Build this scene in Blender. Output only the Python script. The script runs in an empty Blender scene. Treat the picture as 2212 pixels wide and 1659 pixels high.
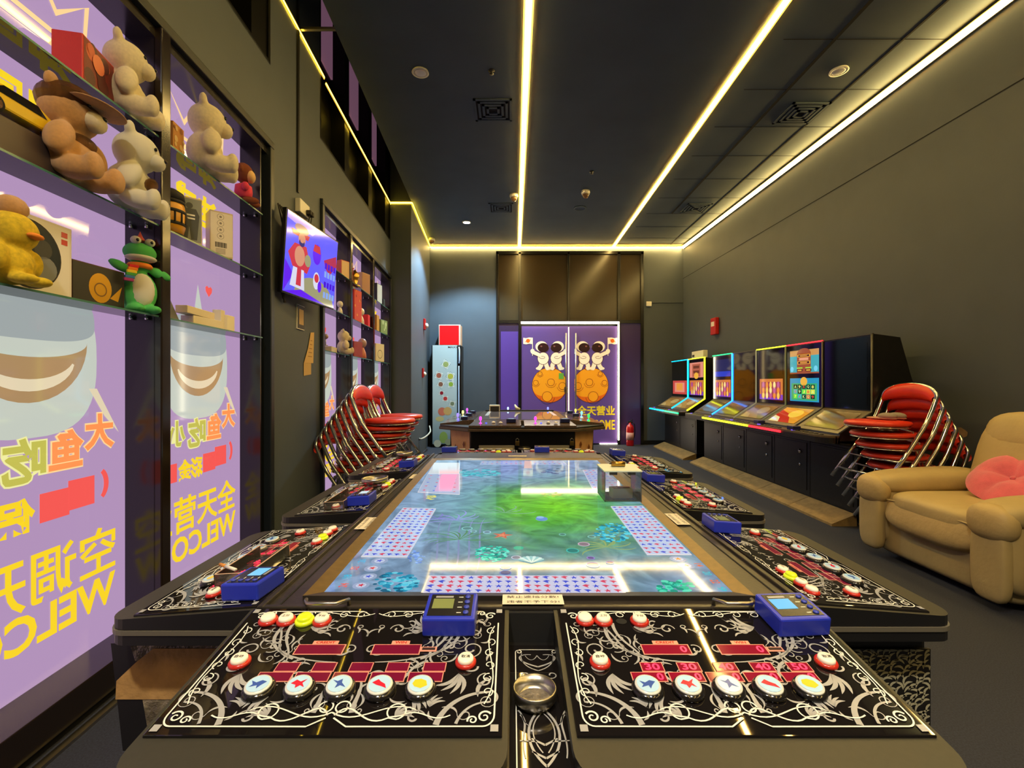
import bpy, bmesh, math, random
from mathutils import Matrix, Vector
R = math.radians
PI = math.pi
C = bpy.context.scene.collection
SC = bpy.context.scene

# ------------------------------------------------------------------ camera, world, exposure
F = 1010.0                       # focal length in pixels of the 2212 px wide frame
CX, CY, EYE = 1106.0, 829.5, 1.28
cam = bpy.data.cameras.new('camera')
cam.sensor_fit = 'HORIZONTAL'
cam.sensor_width = 36.0
cam.lens = F / 2212.0 * 36.0
cam.clip_start = 0.02
camo = bpy.data.objects.new('camera', cam)
C.objects.link(camo)
camo.location = (0, 0, EYE)
camo.rotation_euler = (R(90), 0, 0)
SC.camera = camo
SC.view_settings.view_transform = 'Standard'
SC.view_settings.look = 'None'
SC.view_settings.gamma = 1.0
SC.view_settings.exposure = 0.0
SC.view_settings.use_curve_mapping = False
SC.cycles.use_denoising = True
SC.cycles.max_bounces = 8
SC.cycles.diffuse_bounces = 4
SC.cycles.glossy_bounces = 5
SC.cycles.transparent_max_bounces = 24
SC.cycles.caustics_reflective = False
SC.cycles.caustics_refractive = False
SC.cycles.sample_clamp_indirect = 6.0
w = bpy.data.worlds.new('world')
SC.world = w
w.use_nodes = True
w.node_tree.nodes['Background'].inputs[0].default_value = (0.010, 0.012, 0.016, 1)
w.node_tree.nodes['Background'].inputs[1].default_value = 1.0
LED_POWER = 70.0                 # radiance of the warm light strips

def lin(c):
    if isinstance(c, str):
        c = c.lstrip('#'); c = tuple(int(c[i:i + 2], 16) for i in (0, 2, 4))
    o = []
    for v in c[:3]:
        v = v / 255.0
        o.append(v / 12.92 if v <= 0.04045 else ((v + 0.055) / 1.055) ** 2.4)
    return (o[0], o[1], o[2], 1.0)

def at(px, py, Y=None, Z=None):
    """a point of the photograph taken back to a depth or a height in the room"""
    if Y is None:
        Y = F * (EYE - Z) / (py - CY)
    return Vector(((px - CX) / F * Y, Y, EYE - (py - CY) / F * Y))

# ------------------------------------------------------------------ materials
MATS = {}
def mat(name, col, rough=0.5, metal=0.0, spec=0.5, emit=None, es=0.0, vary=None, bump=None, alpha=1.0, coat=0.0, sheen=0.0, trans=0.0):
    if name in MATS:
        return MATS[name]
    m = bpy.data.materials.new(name)
    m.use_nodes = True
    nt = m.node_tree
    b = nt.nodes['Principled BSDF']
    c = lin(col)
    b.inputs['Base Color'].default_value = c
    b.inputs['Roughness'].default_value = rough
    b.inputs['Metallic'].default_value = metal
    b.inputs['Specular IOR Level'].default_value = spec
    b.inputs['Alpha'].default_value = alpha
    b.inputs['Coat Weight'].default_value = coat
    b.inputs['Sheen Weight'].default_value = sheen
    b.inputs['Transmission Weight'].default_value = trans
    if emit is not None:
        b.inputs['Emission Color'].default_value = lin(emit)
        b.inputs['Emission Strength'].default_value = es
    tc = None
    if vary or bump:
        tc = nt.nodes.new('ShaderNodeTexCoord')
    if vary:                                     # (scale, amount)
        n = nt.nodes.new('ShaderNodeTexNoise')
        n.inputs['Scale'].default_value = vary[0]
        n.inputs['Detail'].default_value = 6
        nt.links.new(tc.outputs['Object'], n.inputs['Vector'])
        r = nt.nodes.new('ShaderNodeValToRGB')
        r.color_ramp.elements[0].position = 0.3
        r.color_ramp.elements[1].position = 0.7
        k0, k1 = 1 - vary[1], 1 + vary[1]
        r.color_ramp.elements[0].color = tuple(min(1, v * k0) for v in c[:3]) + (1,)
        r.color_ramp.elements[1].color = tuple(min(1, v * k1) for v in c[:3]) + (1,)
        nt.links.new(n.outputs['Fac'], r.inputs['Fac'])
        nt.links.new(r.outputs['Color'], b.inputs['Base Color'])
    if bump:                                     # (scale, strength)
        n = nt.nodes.new('ShaderNodeTexNoise')
        n.inputs['Scale'].default_value = bump[0]
        n.inputs['Detail'].default_value = 4
        nt.links.new(tc.outputs['Object'], n.inputs['Vector'])
        bp = nt.nodes.new('ShaderNodeBump')
        bp.inputs['Strength'].default_value = bump[1]
        bp.inputs['Distance'].default_value = 0.01
        nt.links.new(n.outputs['Fac'], bp.inputs['Height'])
        nt.links.new(bp.outputs['Normal'], b.inputs['Normal'])
    MATS[name] = m
    return m

def glow(name, col, es=1.0, rough=0.06, spec=0.5, base='0a0a0a'):
    """a self-lit printed or display surface behind a smooth face"""
    return mat(name, base, rough=rough, spec=spec, emit=col, es=es)

def thin_glass(name, tint, opac=0.12, rough=0.02):
    """thin clear sheet: mostly see-through, with a fresnel sheen"""
    if name in MATS:
        return MATS[name]
    m = bpy.data.materials.new(name)
    m.use_nodes = True
    nt = m.node_tree
    nt.nodes.clear()
    out = nt.nodes.new('ShaderNodeOutputMaterial')
    tr = nt.nodes.new('ShaderNodeBsdfTransparent')
    tr.inputs[0].default_value = lin(tint)
    df = nt.nodes.new('ShaderNodeBsdfDiffuse')
    df.inputs[0].default_value = lin(tint)
    m1 = nt.nodes.new('ShaderNodeMixShader')
    m1.inputs[0].default_value = opac
    gl = nt.nodes.new('ShaderNodeBsdfGlossy')
    gl.inputs['Roughness'].default_value = rough
    fr = nt.nodes.new('ShaderNodeFresnel')
    fr.inputs[0].default_value = 1.45
    m2 = nt.nodes.new('ShaderNodeMixShader')
    L = nt.links.new
    L(tr.outputs[0], m1.inputs[1]); L(df.outputs[0], m1.inputs[2])
    L(fr.outputs[0], m2.inputs[0]); L(m1.outputs[0], m2.inputs[1]); L(gl.outputs[0], m2.inputs[2])
    L(m2.outputs[0], out.inputs[0])
    MATS[name] = m
    return m

# ------------------------------------------------------------------ mesh building
TXT = {}
def text_geo(body, bold=0.0):
    k = (body, bold)
    if k not in TXT:
        c = bpy.data.curves.new('lettering_curve', 'FONT')
        c.body = body; c.size = 1.0; c.offset = bold; c.resolution_u = 3
        o = bpy.data.objects.new('lettering_curve', c)
        C.objects.link(o)
        dg = bpy.context.evaluated_depsgraph_get()
        me = bpy.data.meshes.new_from_object(o.evaluated_get(dg))
        v = [tuple(p.co) for p in me.vertices]
        f = [tuple(p.vertices) for p in me.polygons]
        bpy.data.objects.remove(o); bpy.data.curves.remove(c); bpy.data.meshes.remove(me)
        if v:
            x0, x1 = min(p[0] for p in v), max(p[0] for p in v)
            y0, y1 = min(p[1] for p in v), max(p[1] for p in v)
            v = [((p[0] - x0) / (x1 - x0), (p[1] - y0) / (y1 - y0), 0.0) for p in v]
        TXT[k] = (v, f)
    return TXT[k]

class MB:
    def __init__(s):
        s.v = []; s.f = []; s.m = []; s.sm = []; s.mats = []
    def mi(s, m):
        if m not in s.mats:
            s.mats.append(m)
        return s.mats.index(m)
    def add(s, v, f, m, M=None, smooth=False):
        o = len(s.v)
        if M is not None:
            v = [M @ Vector(p) for p in v]
        s.v += [tuple(p) for p in v]
        k = s.mi(m)
        for q in f:
            s.f.append(tuple(i + o for i in q)); s.m.append(k); s.sm.append(smooth)
        return s
    def bm(s, b, m, M=None, smooth=False):
        b.verts.index_update()
        s.add([v.co.copy() for v in b.verts], [[v.index for v in f.verts] for f in b.faces], m, M, smooth)
        b.free()
        return s
    def box(s, c, d, m, bev=0.0, M=None, seg=2):
        if bev <= 0:
            x, y, z = d[0] / 2, d[1] / 2, d[2] / 2
            v = [(c[0] + i * x, c[1] + j * y, c[2] + k * z) for i in (-1, 1) for j in (-1, 1) for k in (-1, 1)]
            return s.add(v, [(0, 1, 3, 2), (4, 6, 7, 5), (0, 4, 5, 1), (2, 3, 7, 6), (0, 2, 6, 4), (1, 5, 7, 3)], m, M)
        b = bmesh.new()
        bmesh.ops.create_cube(b, size=1)
        for v in b.verts:
            v.co = Vector((v.co.x * d[0] + c[0], v.co.y * d[1] + c[1], v.co.z * d[2] + c[2]))
        bmesh.ops.bevel(b, geom=list(b.edges), offset=min(bev, min(d) * 0.49), segments=seg, affect='EDGES', profile=0.5)
        return s.bm(b, m, M, False)
    def bx(s, x0, x1, y0, y1, z0, z1, m, bev=0.0, M=None):
        return s.box(((x0 + x1) / 2, (y0 + y1) / 2, (z0 + z1) / 2), (abs(x1 - x0), abs(y1 - y0), abs(z1 - z0)), m, bev, M)
    def prism(s, poly, z0, z1, m, M=None, bev=0.0):
        """xy outline raised from z0 to z1"""
        n = len(poly)
        a = sum(poly[i][0] * poly[(i + 1) % n][1] - poly[(i + 1) % n][0] * poly[i][1] for i in range(n))
        if a < 0:
            poly = poly[::-1]
        v = [(p[0], p[1], z0) for p in poly] + [(p[0], p[1], z1) for p in poly]
        f = [tuple(range(n))[::-1], tuple(range(n, 2 * n))] + [(i, (i + 1) % n, n + (i + 1) % n, n + i) for i in range(n)]
        if bev > 0:
            b = bmesh.new()
            vs = [b.verts.new(p) for p in v]
            for q in f:
                b.faces.new([vs[i] for i in q])
            bmesh.ops.bevel(b, geom=list(b.edges), offset=bev, segments=2, affect='EDGES', profile=0.5)
            return s.bm(b, m, M)
        return s.add(v, f, m, M)
    def extr(s, prof, x0, x1, m, M=None, bev=0.0):
        """yz profile run along x"""
        T = Matrix(((0, 0, 1, 0), (1, 0, 0, 0), (0, 1, 0, 0), (0, 0, 0, 1)))
        return s.prism(prof, x0, x1, m, T if M is None else M @ T, bev)
    def face(s, pts, m, M=None):
        return s.add(pts, [tuple(range(len(pts)))], m, M)
    def lathe(s, prof, m, c=(0, 0, 0), n=24, M=None, smooth=True, sx=1.0, sy=1.0):
        v = []; f = []
        for (r, z) in prof:
            for k in range(n):
                a = 2 * PI * k / n
                v.append((c[0] + r * math.cos(a) * sx, c[1] + r * math.sin(a) * sy, c[2] + z))
        for j in range(len(prof) - 1):
            for k in range(n):
                k2 = (k + 1) % n
                f.append((j * n + k, j * n + k2, (j + 1) * n + k2, (j + 1) * n + k))
        if prof[0][0] > 1e-6:
            f.append(tuple(range(n))[::-1])
        if prof[-1][0] > 1e-6:
            f.append(tuple((len(prof) - 1) * n + k for k in range(n)))
        return s.add(v, f, m, M, smooth)
    def cyl(s, c, r, h, m, n=20, M=None, smooth=True, r2=None):
        return s.lathe([(r, 0), (r if r2 is None else r2, h)], m, c, n, M, smooth)
    def disc(s, c, r, m, n=24, M=None, ry=None):
        ry = r if ry is None else ry
        return s.face([(c[0] + r * math.cos(2 * PI * k / n), c[1] + ry * math.sin(2 * PI * k / n), c[2]) for k in range(n)], m, M)
    def ring(s, c, r0, r1, m, n=24, M=None, ry=1.0, a0=0.0, a1=2 * PI):
        v = []; f = []
        for k in range(n + 1):
            a = a0 + (a1 - a0) * k / n
            v += [(c[0] + r0 * math.cos(a), c[1] + r0 * ry * math.sin(a), c[2]), (c[0] + r1 * math.cos(a), c[1] + r1 * ry * math.sin(a), c[2])]
        for k in range(n):
            f.append((2 * k, 2 * k + 1, 2 * k + 3, 2 * k + 2))
        return s.add(v, f, m, M)
    def tube(s, pts, r, m, n=8, M=None, caps=True):
        P = [Vector(p) for p in pts]
        v = []; f = []
        up = None
        for i, p in enumerate(P):
            t = (P[min(i + 1, len(P) - 1)] - P[max(i - 1, 0)]).normalized()
            if up is None:
                up = Vector((0, 0, 1)) if abs(t.z) < 0.9 else Vector((1, 0, 0))
            a = t.cross(up)
            if a.length < 1e-5:
                a = t.cross(Vector((0, 1, 0)))
            a.normalize()
            b = a.cross(t).normalized()
            up = b
            rr = r[i] if isinstance(r, (list, tuple)) else r
            for k in range(n):
                q = 2 * PI * k / n
                v.append(p + a * (rr * math.cos(q)) + b * (rr * math.sin(q)))
        for i in range(len(P) - 1):
            for k in range(n):
                k2 = (k + 1) % n
                f.append((i * n + k, i * n + k2, (i + 1) * n + k2, (i + 1) * n + k))
        if caps:
            f.append(tuple(range(n))[::-1]); f.append(tuple((len(P) - 1) * n + k for k in range(n)))
        return s.add(v, f, m, M, True)
    def ell(s, c, r, m, M=None, n=16, e=1.0, e2=None, rot=None):
        """(super)ellipsoid"""
        e2 = e if e2 is None else e2
        pw = lambda q, k: math.copysign(abs(q) ** k, q)
        v = []; f = []
        h = n // 2
        for j in range(h + 1):
            t = -PI / 2 + PI * j / h
            for k in range(n):
                a = 2 * PI * k / n
                p = Vector((r[0] * pw(math.cos(t), e) * pw(math.cos(a), e2), r[1] * pw(math.cos(t), e) * pw(math.sin(a), e2), r[2] * pw(math.sin(t), e)))
                if rot is not None:
                    p = rot @ p
                v.append(p + Vector(c))
        for j in range(h):
            for k in range(n):
                k2 = (k + 1) % n
                f.append((j * n + k, j * n + k2, (j + 1) * n + k2, (j + 1) * n + k))
        return s.add(v, f, m, M, True)
    def ribbon(s, pts, w0, w1, m, z=0.0, M=None, mid=None):
        v = []; f = []
        n = len(pts)
        for i in range(n):
            a = pts[max(i - 1, 0)]; b = pts[min(i + 1, n - 1)]
            d = math.hypot(b[0] - a[0], b[1] - a[1]) or 1
            nx, ny = -(b[1] - a[1]) / d, (b[0] - a[0]) / d
            t = i / (n - 1)
            wd = (w0 + (w1 - w0) * t) if mid is None else (w0 * (1 - t) + w1 * t + 4 * t * (1 - t) * mid)
            v += [(pts[i][0] + nx * wd / 2, pts[i][1] + ny * wd / 2, z), (pts[i][0] - nx * wd / 2, pts[i][1] - ny * wd / 2, z)]
        for i in range(n - 1):
            f.append((2 * i, 2 * i + 1, 2 * i + 3, 2 * i + 2))
        return s.add(v, f, m, M)
    def text(s, body, m, M, wd, ht, bold=0.0, mirror=False):
        """lettering fitted into a wd x ht box centred on M's origin, in M's xy plane"""
        v, f = text_geo(body, bold)
        sg = -1 if mirror else 1
        return s.add([((p[0] - 0.5) * wd * sg, (p[1] - 0.5) * ht, 0) for p in v], f, m, M)
    def build(s, name, parent=None, loc=(0, 0, 0), rot=(0, 0, 0), scale=(1, 1, 1), fix=True):
        me = bpy.data.meshes.new(name)
        me.from_pydata(s.v, [], s.f)
        for m in s.mats:
            me.materials.append(m)
        me.polygons.foreach_set('material_index', s.m)
        me.polygons.foreach_set('use_smooth', s.sm)
        me.update()
        o = bpy.data.objects.new(name, me)
        C.objects.link(o)
        o.location = loc; o.rotation_euler = rot; o.scale = scale
        if parent is not None:
            o.parent = parent
        return o

def tag(o, label=None, cat=None, group=None, kind=None):
    if label: o['label'] = label
    if cat: o['category'] = cat
    if group: o['group'] = group
    if kind: o['kind'] = kind
    return o

def thing(name, label, cat, loc=(0, 0, 0), rz=0.0, group=None, rot=None, sc=1.0):
    o = bpy.data.objects.new(name, None)
    o.empty_display_size = 0.1
    C.objects.link(o)
    o.location = loc
    o.rotation_euler = rot if rot else (0, 0, rz)
    o.scale = (sc, sc, sc)
    return tag(o, label, cat, group)

def copy_tree(o, parent=None):
    c = o.copy()
    C.objects.link(c)
    if parent is not None:
        c.parent = parent
    for ch in list(o.children):
        copy_tree(ch, c)
    return c

def struct(o):
    o['kind'] = 'structure'
    return o

def TR(x, y, z, rz=0.0, rx=0.0, ry=0.0):
    return Matrix.Translation((x, y, z)) @ Matrix.Rotation(rz, 4, 'Z') @ Matrix.Rotation(ry, 4, 'Y') @ Matrix.Rotation(rx, 4, 'X')
FRONT = Matrix.Rotation(R(90), 4, 'X')          # xy art stood upright, seen from -y

def bez(a, b, c, d, n=14):
    o = []
    for i in range(n + 1):
        t = i / n; u = 1 - t
        o.append(tuple(u**3 * a[k] + 3 * u * u * t * b[k] + 3 * u * t * t * c[k] + t**3 * d[k] for k in range(len(a))))
    return o
def spiral(c, r0, r1, a0, a1, n=22):
    return [(c[0] + (r0 + (r1 - r0) * i / n) * math.cos(a0 + (a1 - a0) * i / n), c[1] + (r0 + (r1 - r0) * i / n) * math.sin(a0 + (a1 - a0) * i / n)) for i in range(n + 1)]

# ------------------------------------------------------------------ palette
M_paint = mat('wall_paint', (73, 81, 90), rough=0.6, vary=(3.0, 0.05), bump=(60, 0.05))
M_ceil = mat('ceiling_tile', (76, 91, 104), rough=0.8, vary=(2.0, 0.08), bump=(90, 0.08))
M_seam = mat('ceiling_seam', (14, 14, 15), rough=0.9)
M_carpet = mat('carpet', (44, 47, 60), rough=0.95, vary=(160, 0.35), bump=(220, 0.3))
M_black = mat('black_lacquer', (16, 15, 16), rough=0.22, vary=(4, 0.1))
M_satin = mat('satin_black', (24, 23, 23), rough=0.4, vary=(6, 0.12))
M_frame = mat('dark_steel_frame', (30, 36, 42), rough=0.35)
M_chrome = mat('chrome', (214, 214, 214), rough=0.12, metal=1.0)
M_steel = mat('brushed_steel', (170, 165, 155), rough=0.3, metal=1.0)
M_brass = mat('brass_lock', (190, 150, 70), rough=0.3, metal=1.0)
M_white = mat('white_plastic', (232, 226, 212), rough=0.4)
M_paper = mat('paper', (226, 214, 188), rough=0.8)
M_ink = mat('ink', (40, 36, 34), rough=0.8)
M_red = mat('red_vinyl', (226, 56, 32), rough=0.32, vary=(5, 0.1))
M_redp = mat('red_paint', (190, 26, 24), rough=0.35)
M_glass = thin_glass('shelf_glass', (222, 238, 230), 0.07)
M_gedge = mat('glass_edge', (70, 120, 105), rough=0.2)
M_acryl = thin_glass('clear_acrylic', (250, 250, 248), 0.03)
M_led = mat('warm_light_strip', (255, 230, 170), emit=(255, 216, 128), es=LED_POWER)
M_led2 = mat('slim_warm_strip', (255, 230, 170), emit=(255, 210, 56), es=20.0)
M_ledhalo = mat('amber_strip_halo', (255, 220, 140), emit=(255, 196, 60), es=1.1)  # glowing bands that paint the yellow halo beside the strip cores
# ------------------------------------------------------------------ room lights: ceiling downlights and added fill
def downlight(px, py, lit, label):
    p = at(px, py, Z=4.195)
    t = thing('downlight', label, 'ceiling light', (p.x, p.y, 4.2), group='ceiling downlights')
    b = MB(); b.lathe([(0.075, 0), (0.08, -0.012), (0.06, -0.014), (0.055, -0.004)], M_white, n=28)
    b.build('trim_ring', t)
    l = MB(); l.lathe([(0.0, -0.016), (0.045, -0.015), (0.06, -0.0125)], glow('lit_diffuser', (240, 250, 255), 30.0) if lit else mat('unlit_diffuser', (250, 246, 238), rough=0.25), n=24)
    l.build('diffuser', t)
    if lit:
        ld = bpy.data.lights.new('downlight_beam', 'SPOT')
        ld.energy = 820; ld.spot_size = R(124); ld.spot_blend = 0.35; ld.color = (0.47, 0.78, 1.0); ld.shadow_soft_size = 0.06
        lo = bpy.data.objects.new('downlight_beam', ld); C.objects.link(lo); lo.parent = t; lo.location = (0, 0, -0.03)
    return t
downlight(1008, 480, True, 'lit white downlight in the dark ceiling near the back')
downlight(908, 156, False, 'unlit round downlight in the ceiling left of the middle light strip')
downlight(1812, 153, False, 'unlit round downlight in the ceiling beside the right edge strip')

# two added fill downlights behind the camera, lighting consoles and toys from the front
for (x, y, lab) in ((-0.6, -0.7, 'added fill downlight in the ceiling behind the camera, left of the middle strip'), (0.9, -0.7, 'added fill downlight in the ceiling behind the camera, right of the middle strip')):
    t = thing('downlight', lab, 'ceiling light', (x, y, 4.2), group='ceiling downlights')
    b = MB(); b.lathe([(0.075, 0), (0.08, -0.012), (0.06, -0.014), (0.055, -0.004)], M_white, n=28); b.build('trim_ring', t)
    b = MB(); b.lathe([(0.0, -0.006), (0.055, -0.008)], glow('lit_diffuser', (240, 250, 255), 30.0), n=24); b.build('diffuser', t)
    ld = bpy.data.lights.new('downlight_beam', 'SPOT')
    ld.energy = 430 if x < 0 else 260; ld.spot_size = R(150 if x < 0 else 100); ld.spot_blend = 0.8; ld.color = (1.0, 0.92, 0.80); ld.shadow_soft_size = 0.12
    lo = bpy.data.objects.new('downlight_beam', ld); C.objects.link(lo); lo.parent = t; lo.location = (0, 0, -0.03)

# ------------------------------------------------------------------ the shell
YB = 9.88                                          # back wall
TH = R(90) + math.atan(0.052)                      # left wall runs a little outward
def lw(s, y=0.0, z=0.0):
    """along the left wall, into it, up"""
    return Vector((-1.552 + s * math.cos(TH) - y * math.sin(TH), s * math.sin(TH) + y * math.cos(TH), z))
def XR(Y): return 3.785 - 0.0177 * Y
THR = R(-90) + math.atan(0.0177)

b = MB(); b.bx(-3.2, 4.6, -3.0, YB + 0.4, -0.06, 0.0, M_carpet)
struct(b.build('floor'))

b = MB()
poly = [(-1.289 + 0.043 * 3.0, -3.0), (4.2, -3.0), (4.2, YB + 0.3), (-1.714, YB + 0.3), (-1.714, YB)]
b.prism(poly, 4.2, 4.29, M_ceil)
b.bx(-2.6, 4.2, -3.0, YB + 0.3, 5.3, 5.4, M_ceil)          # soffit above the gap along the left wall
x = 3.315
b.bx(x - 0.009, x + 0.009, -3.0, YB - 0.1, 4.1955, 4.2005, M_seam)
b.bx(2.72, 2.75, -3.0, 8.0, 4.1965, 4.2005, M_seam)
for k in range(14):
    y = 9.36 - 0.675 * k
    b.bx(2.3 if k < 9 else 2.73, XR(y), y - 0.003, y + 0.003, 4.1975, 4.2005, M_seam)
b.bx(-1.7, 3.6, YB - 0.19, YB - 0.175, 4.196, 4.2005, M_seam)
struct(b.build('ceiling'))
b = MB(); p0 = lw(4.33, -0.0); b.bx(lw(3.85).x, -1.455, 3.84, 3.865, 4.195, 4.215, M_steel); struct(b.build('trim_1'))

# left wall: pieces around two display recesses and two openings above them
b = MB()
W = lambda s0, s1, z0, z1, y0=0.0, y1=0.5, m=M_paint: b.bx(s0, s1, y0, y1, z0, z1, m)
W(-3.0, 7.46, 3.0, 3.57)
W(-3.0, -0.2, 0, 3.0)
W(3.345, 4.33, 0, 3.0)
W(-3.0, -0.2, 3.57, 5.3)
W(3.345, 4.33, 3.57, 5.3)
W(-3.0, 7.46, 0, 3.0, 0.36, 0.5)
W(-3.0, 7.46, 3.57, 5.3, 0.42, 0.5, M_satin)
M_pink = mat('dim_pink_panel', (176, 130, 160), rough=0.3, spec=0.2, emit=(124, 86, 108), es=0.55)
M_nich = mat('niche_dark', (7, 7, 7), rough=0.5, spec=0.15)
for (a, c) in ((4.33, 7.46), (-0.2, 3.345)):
    b.bx(a, c, 0.16, 0.42, 3.57, 4.60, M_nich)
    b.bx(a, c, 0.30, 0.42, 4.60, 5.3, M_nich)
    b.bx(a, c, 0.0, 0.42, 3.555, 3.585, M_nich)
    for e in ((a + 0.015), (c - 0.015)):
        b.bx(e - 0.015, e + 0.015, 0.0, 0.42, 3.57, 5.3, M_nich)
for s0, s1 in ((4.40, 5.12), (5.285, 6.14), (6.315, 7.14), (2.3, 3.1)):
    b.bx(s0, s1, 0.14, 0.29, 4.60, 5.28, M_pink)
for s0, s1 in ((5.12, 5.285), (6.14, 6.315), (7.14, 7.40), (2.2, 2.3), (3.1, 3.33)):
    b.bx(s0, s1, 0.012, 0.42, 3.59, 5.3, M_nich)
struct(b.build('wall_left', loc=lw(0), rot=(0, 0, TH)))
b = MB(); b.bx(3.335, 3.355, -0.012, 0.0, 0.0, 4.2, M_satin); b = MB()
b.bx(3.80, 3.83, -0.014, 0.0, 2.84, 5.3, M_satin)
struct(b.build('trim_2', loc=lw(0), rot=(0, 0, TH)))          # the cable duct above the television

b = MB()
b.prism([(-1.611, 7.47), (-2.25, 7.47), (-2.25, YB), (-1.74, YB)], 0, 5.3, M_paint)
struct(b.build('pillar'))
b = MB()
b.prism([(XR(-3.0), -3.0), (4.6, -3.0), (4.6, YB + 0.3), (XR(YB), YB + 0.3)], 0, 4.29, M_paint)
for (y0, z0, y1, z1) in ((-3.0, 3.50, YB, 3.51),):
    b.face([(XR(y0) - 0.001, y0, z0), (XR(y1) - 0.001, y1, z0), (XR(y1) - 0.001, y1, z1), (XR(y0) - 0.001, y0, z1)], M_seam)
struct(b.build('wall_right'))
b = MB()
SX0, SX1 = -0.335, 2.775
b.bx(-2.3, SX0, YB, YB + 0.3, 0, 4.3, M_paint); b.bx(SX1, 4.2, YB, YB + 0.3, 0, 4.3, M_paint)
b.bx(SX0, SX1, YB + 0.16, YB + 0.3, 0, 4.3, M_satin); b.bx(SX0, SX1, YB, YB + 0.3, 4.06, 4.3, M_paint)
struct(b.build('wall_back'))
b = MB(); b.bx(-2.6, 4.6, -3.2, -3.0, 0, 5.3, M_paint); struct(b.build('wall_front'))
b = MB(); b.bx(-1.73, SX0, YB - 0.015, YB, 0, 0.09, M_satin); b.bx(SX1, XR(YB), YB - 0.015, YB, 0, 0.09, M_satin); struct(b.build('baseboard_back'))

# ------------------------------------------------------------------ warm light strips
def strip(label, a, c, wd=0.04, th=0.016, m=None, fl=2.0):
    a, c = Vector(a), Vector(c)
    d = (c - a); L = d.length
    b = MB()
    b.box((0, 0, 0), (L, wd, th), m or M_led, 0.003)
    if fl: b.box((0, 0, th * 0.25), (L, wd * fl, th * 0.5), M_ledhalo)
    else: b.box((0, 0, 0), (L * 0.9999, wd * 0.7, th * 1.9), M_ledhalo)
    o = b.build('light_strip', loc=(a + c) / 2, rot=(0, 0, math.atan2(d.y, d.x)))
    return tag(o, label, 'light strip', 'warm light strips')
ZL = 4.182
strip('warm light strip down the middle of the dark ceiling', (0.10, -2.9, ZL), (0.156, YB - 0.03, ZL))
strip('warm light strip slanting over the dark ceiling, second from the right wall', (2.015, -2.9, ZL), (2.142, YB - 0.03, ZL))
b = MB()                                            # angled profile on the wall, its lens turned into the room and up
a_, c_ = Vector((XR(-2.9), -2.9, 4.15)), Vector((XR(YB), YB - 0.05, 4.15))
for (m, o0, o1, th) in ((M_satin, (-0.002, -0.03), (-0.03, 0.022), 0), (M_led, (-0.012, -0.026), (-0.036, 0.019), 0), (M_ledhalo, (-0.0075, -0.035), (-0.0405, 0.0265), 1)):
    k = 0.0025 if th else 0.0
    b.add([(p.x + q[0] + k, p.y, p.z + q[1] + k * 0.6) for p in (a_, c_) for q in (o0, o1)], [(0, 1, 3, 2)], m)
b.add([(p.x + q[0], p.y, p.z + q[1]) for p in (a_, c_) for q in ((0, 0.03), (0, -0.034), (-0.006, -0.034), (-0.032, 0.024), (-0.006, 0.024), (-0.004, 0.03))], [(0, 6, 7, 1), (1, 7, 8, 2), (2, 8, 9, 3), (3, 9, 10, 4), (4, 10, 11, 5), (5, 11, 6, 0)], M_satin)
tag(b.build('light_strip'), 'warm light strip where ceiling meets the right wall', 'light strip', 'warm light strips')
strip('warm light strip along the top of the back wall', (-1.72, YB - 0.04, 4.16), (XR(YB) - 0.02, YB - 0.04, 4.16), 0.03, 0.03)
strip('warm light strip high on the left wall above the cabinet by the camera', lw(-2.9, -0.009, 4.17), lw(4.42, -0.009, 4.17), 0.012, 0.016, M_led2, 0)
strip('warm light strip crossing the upper openings of the left wall', lw(4.46, -0.011, 4.14), lw(7.43, -0.011, 4.14), 0.012, 0.016, M_led2, 0)
strip('short warm light strip across the front of the pillar', (-1.935, 7.456, 4.155), (-1.60, 7.456, 4.18), 0.018, 0.02, M_led2, 0)
strip('warm light strip along the pillar side to the back corner', (-1.597, 7.47, 4.17), (-1.724, YB - 0.06, 4.17), 0.018, 0.02, M_led2, 0)

# ------------------------------------------------------------------ ceiling fittings
def vent(px0, py0, px1, py1, label, n=4):
    a = at(px0, py0, Z=4.195); c = at(px1, py1, Z=4.195)
    cx, cy = (a.x + c.x) / 2, (a.y + c.y) / 2
    w2, d2 = abs(c.x - a.x) / 2, abs(c.y - a.y) / 2
    r2 = max(w2, 0.2)
    t = thing('ceiling_vent', label, 'air vent', (cx, cy, 4.2), group='square ceiling vents')
    b = MB()
    for k in range(n):
        q = r2 * (1 - k * 0.22)
        z = -0.012 - 0.002 * k
        b.bx(-q, q, -q, -q + 0.025, z, 0, M_ceil); b.bx(-q, q, q - 0.025, q, z, 0, M_ceil)
        b.bx(-q, -q + 0.025, -q, q, z, 0, M_ceil); b.bx(q - 0.025, q, -q, q, z, 0, M_ceil)
    b.build('vent_rings', t)
    k = MB(); k.bx(-r2, r2, -r2, r2, -0.004, -0.001, M_seam); k.build('vent_back', t)
vent(1682, 272, 1782, 216, 'large square ceiling vent beside the right edge strip, nearest the camera')
vent(1468, 461, 1540, 438, 'square ceiling vent near the back right corner')
vent(1036, 250, 1096, 226, 'square ceiling vent left of the middle strip, nearer the camera')
vent(1062, 456, 1104, 442, 'square ceiling vent left of the middle strip, farther back')
def dome_camera(px, py, label):
    p = at(px, py, Z=4.16)
    t = thing('dome_camera', label, 'security camera', (p.x, p.y, 4.2), group='dome cameras')
    b = MB(); b.lathe([(0.062, 0), (0.066, -0.03), (0.058, -0.055)], M_white, n=24); b.build('housing', t)
    b = MB(); b.lathe([(0.05, -0.052), (0.046, -0.08), (0.028, -0.105), (0.0, -0.112)], mat('smoked_dome', (120, 90, 60), rough=0.08), n=24); b.build('dome', t)
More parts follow.
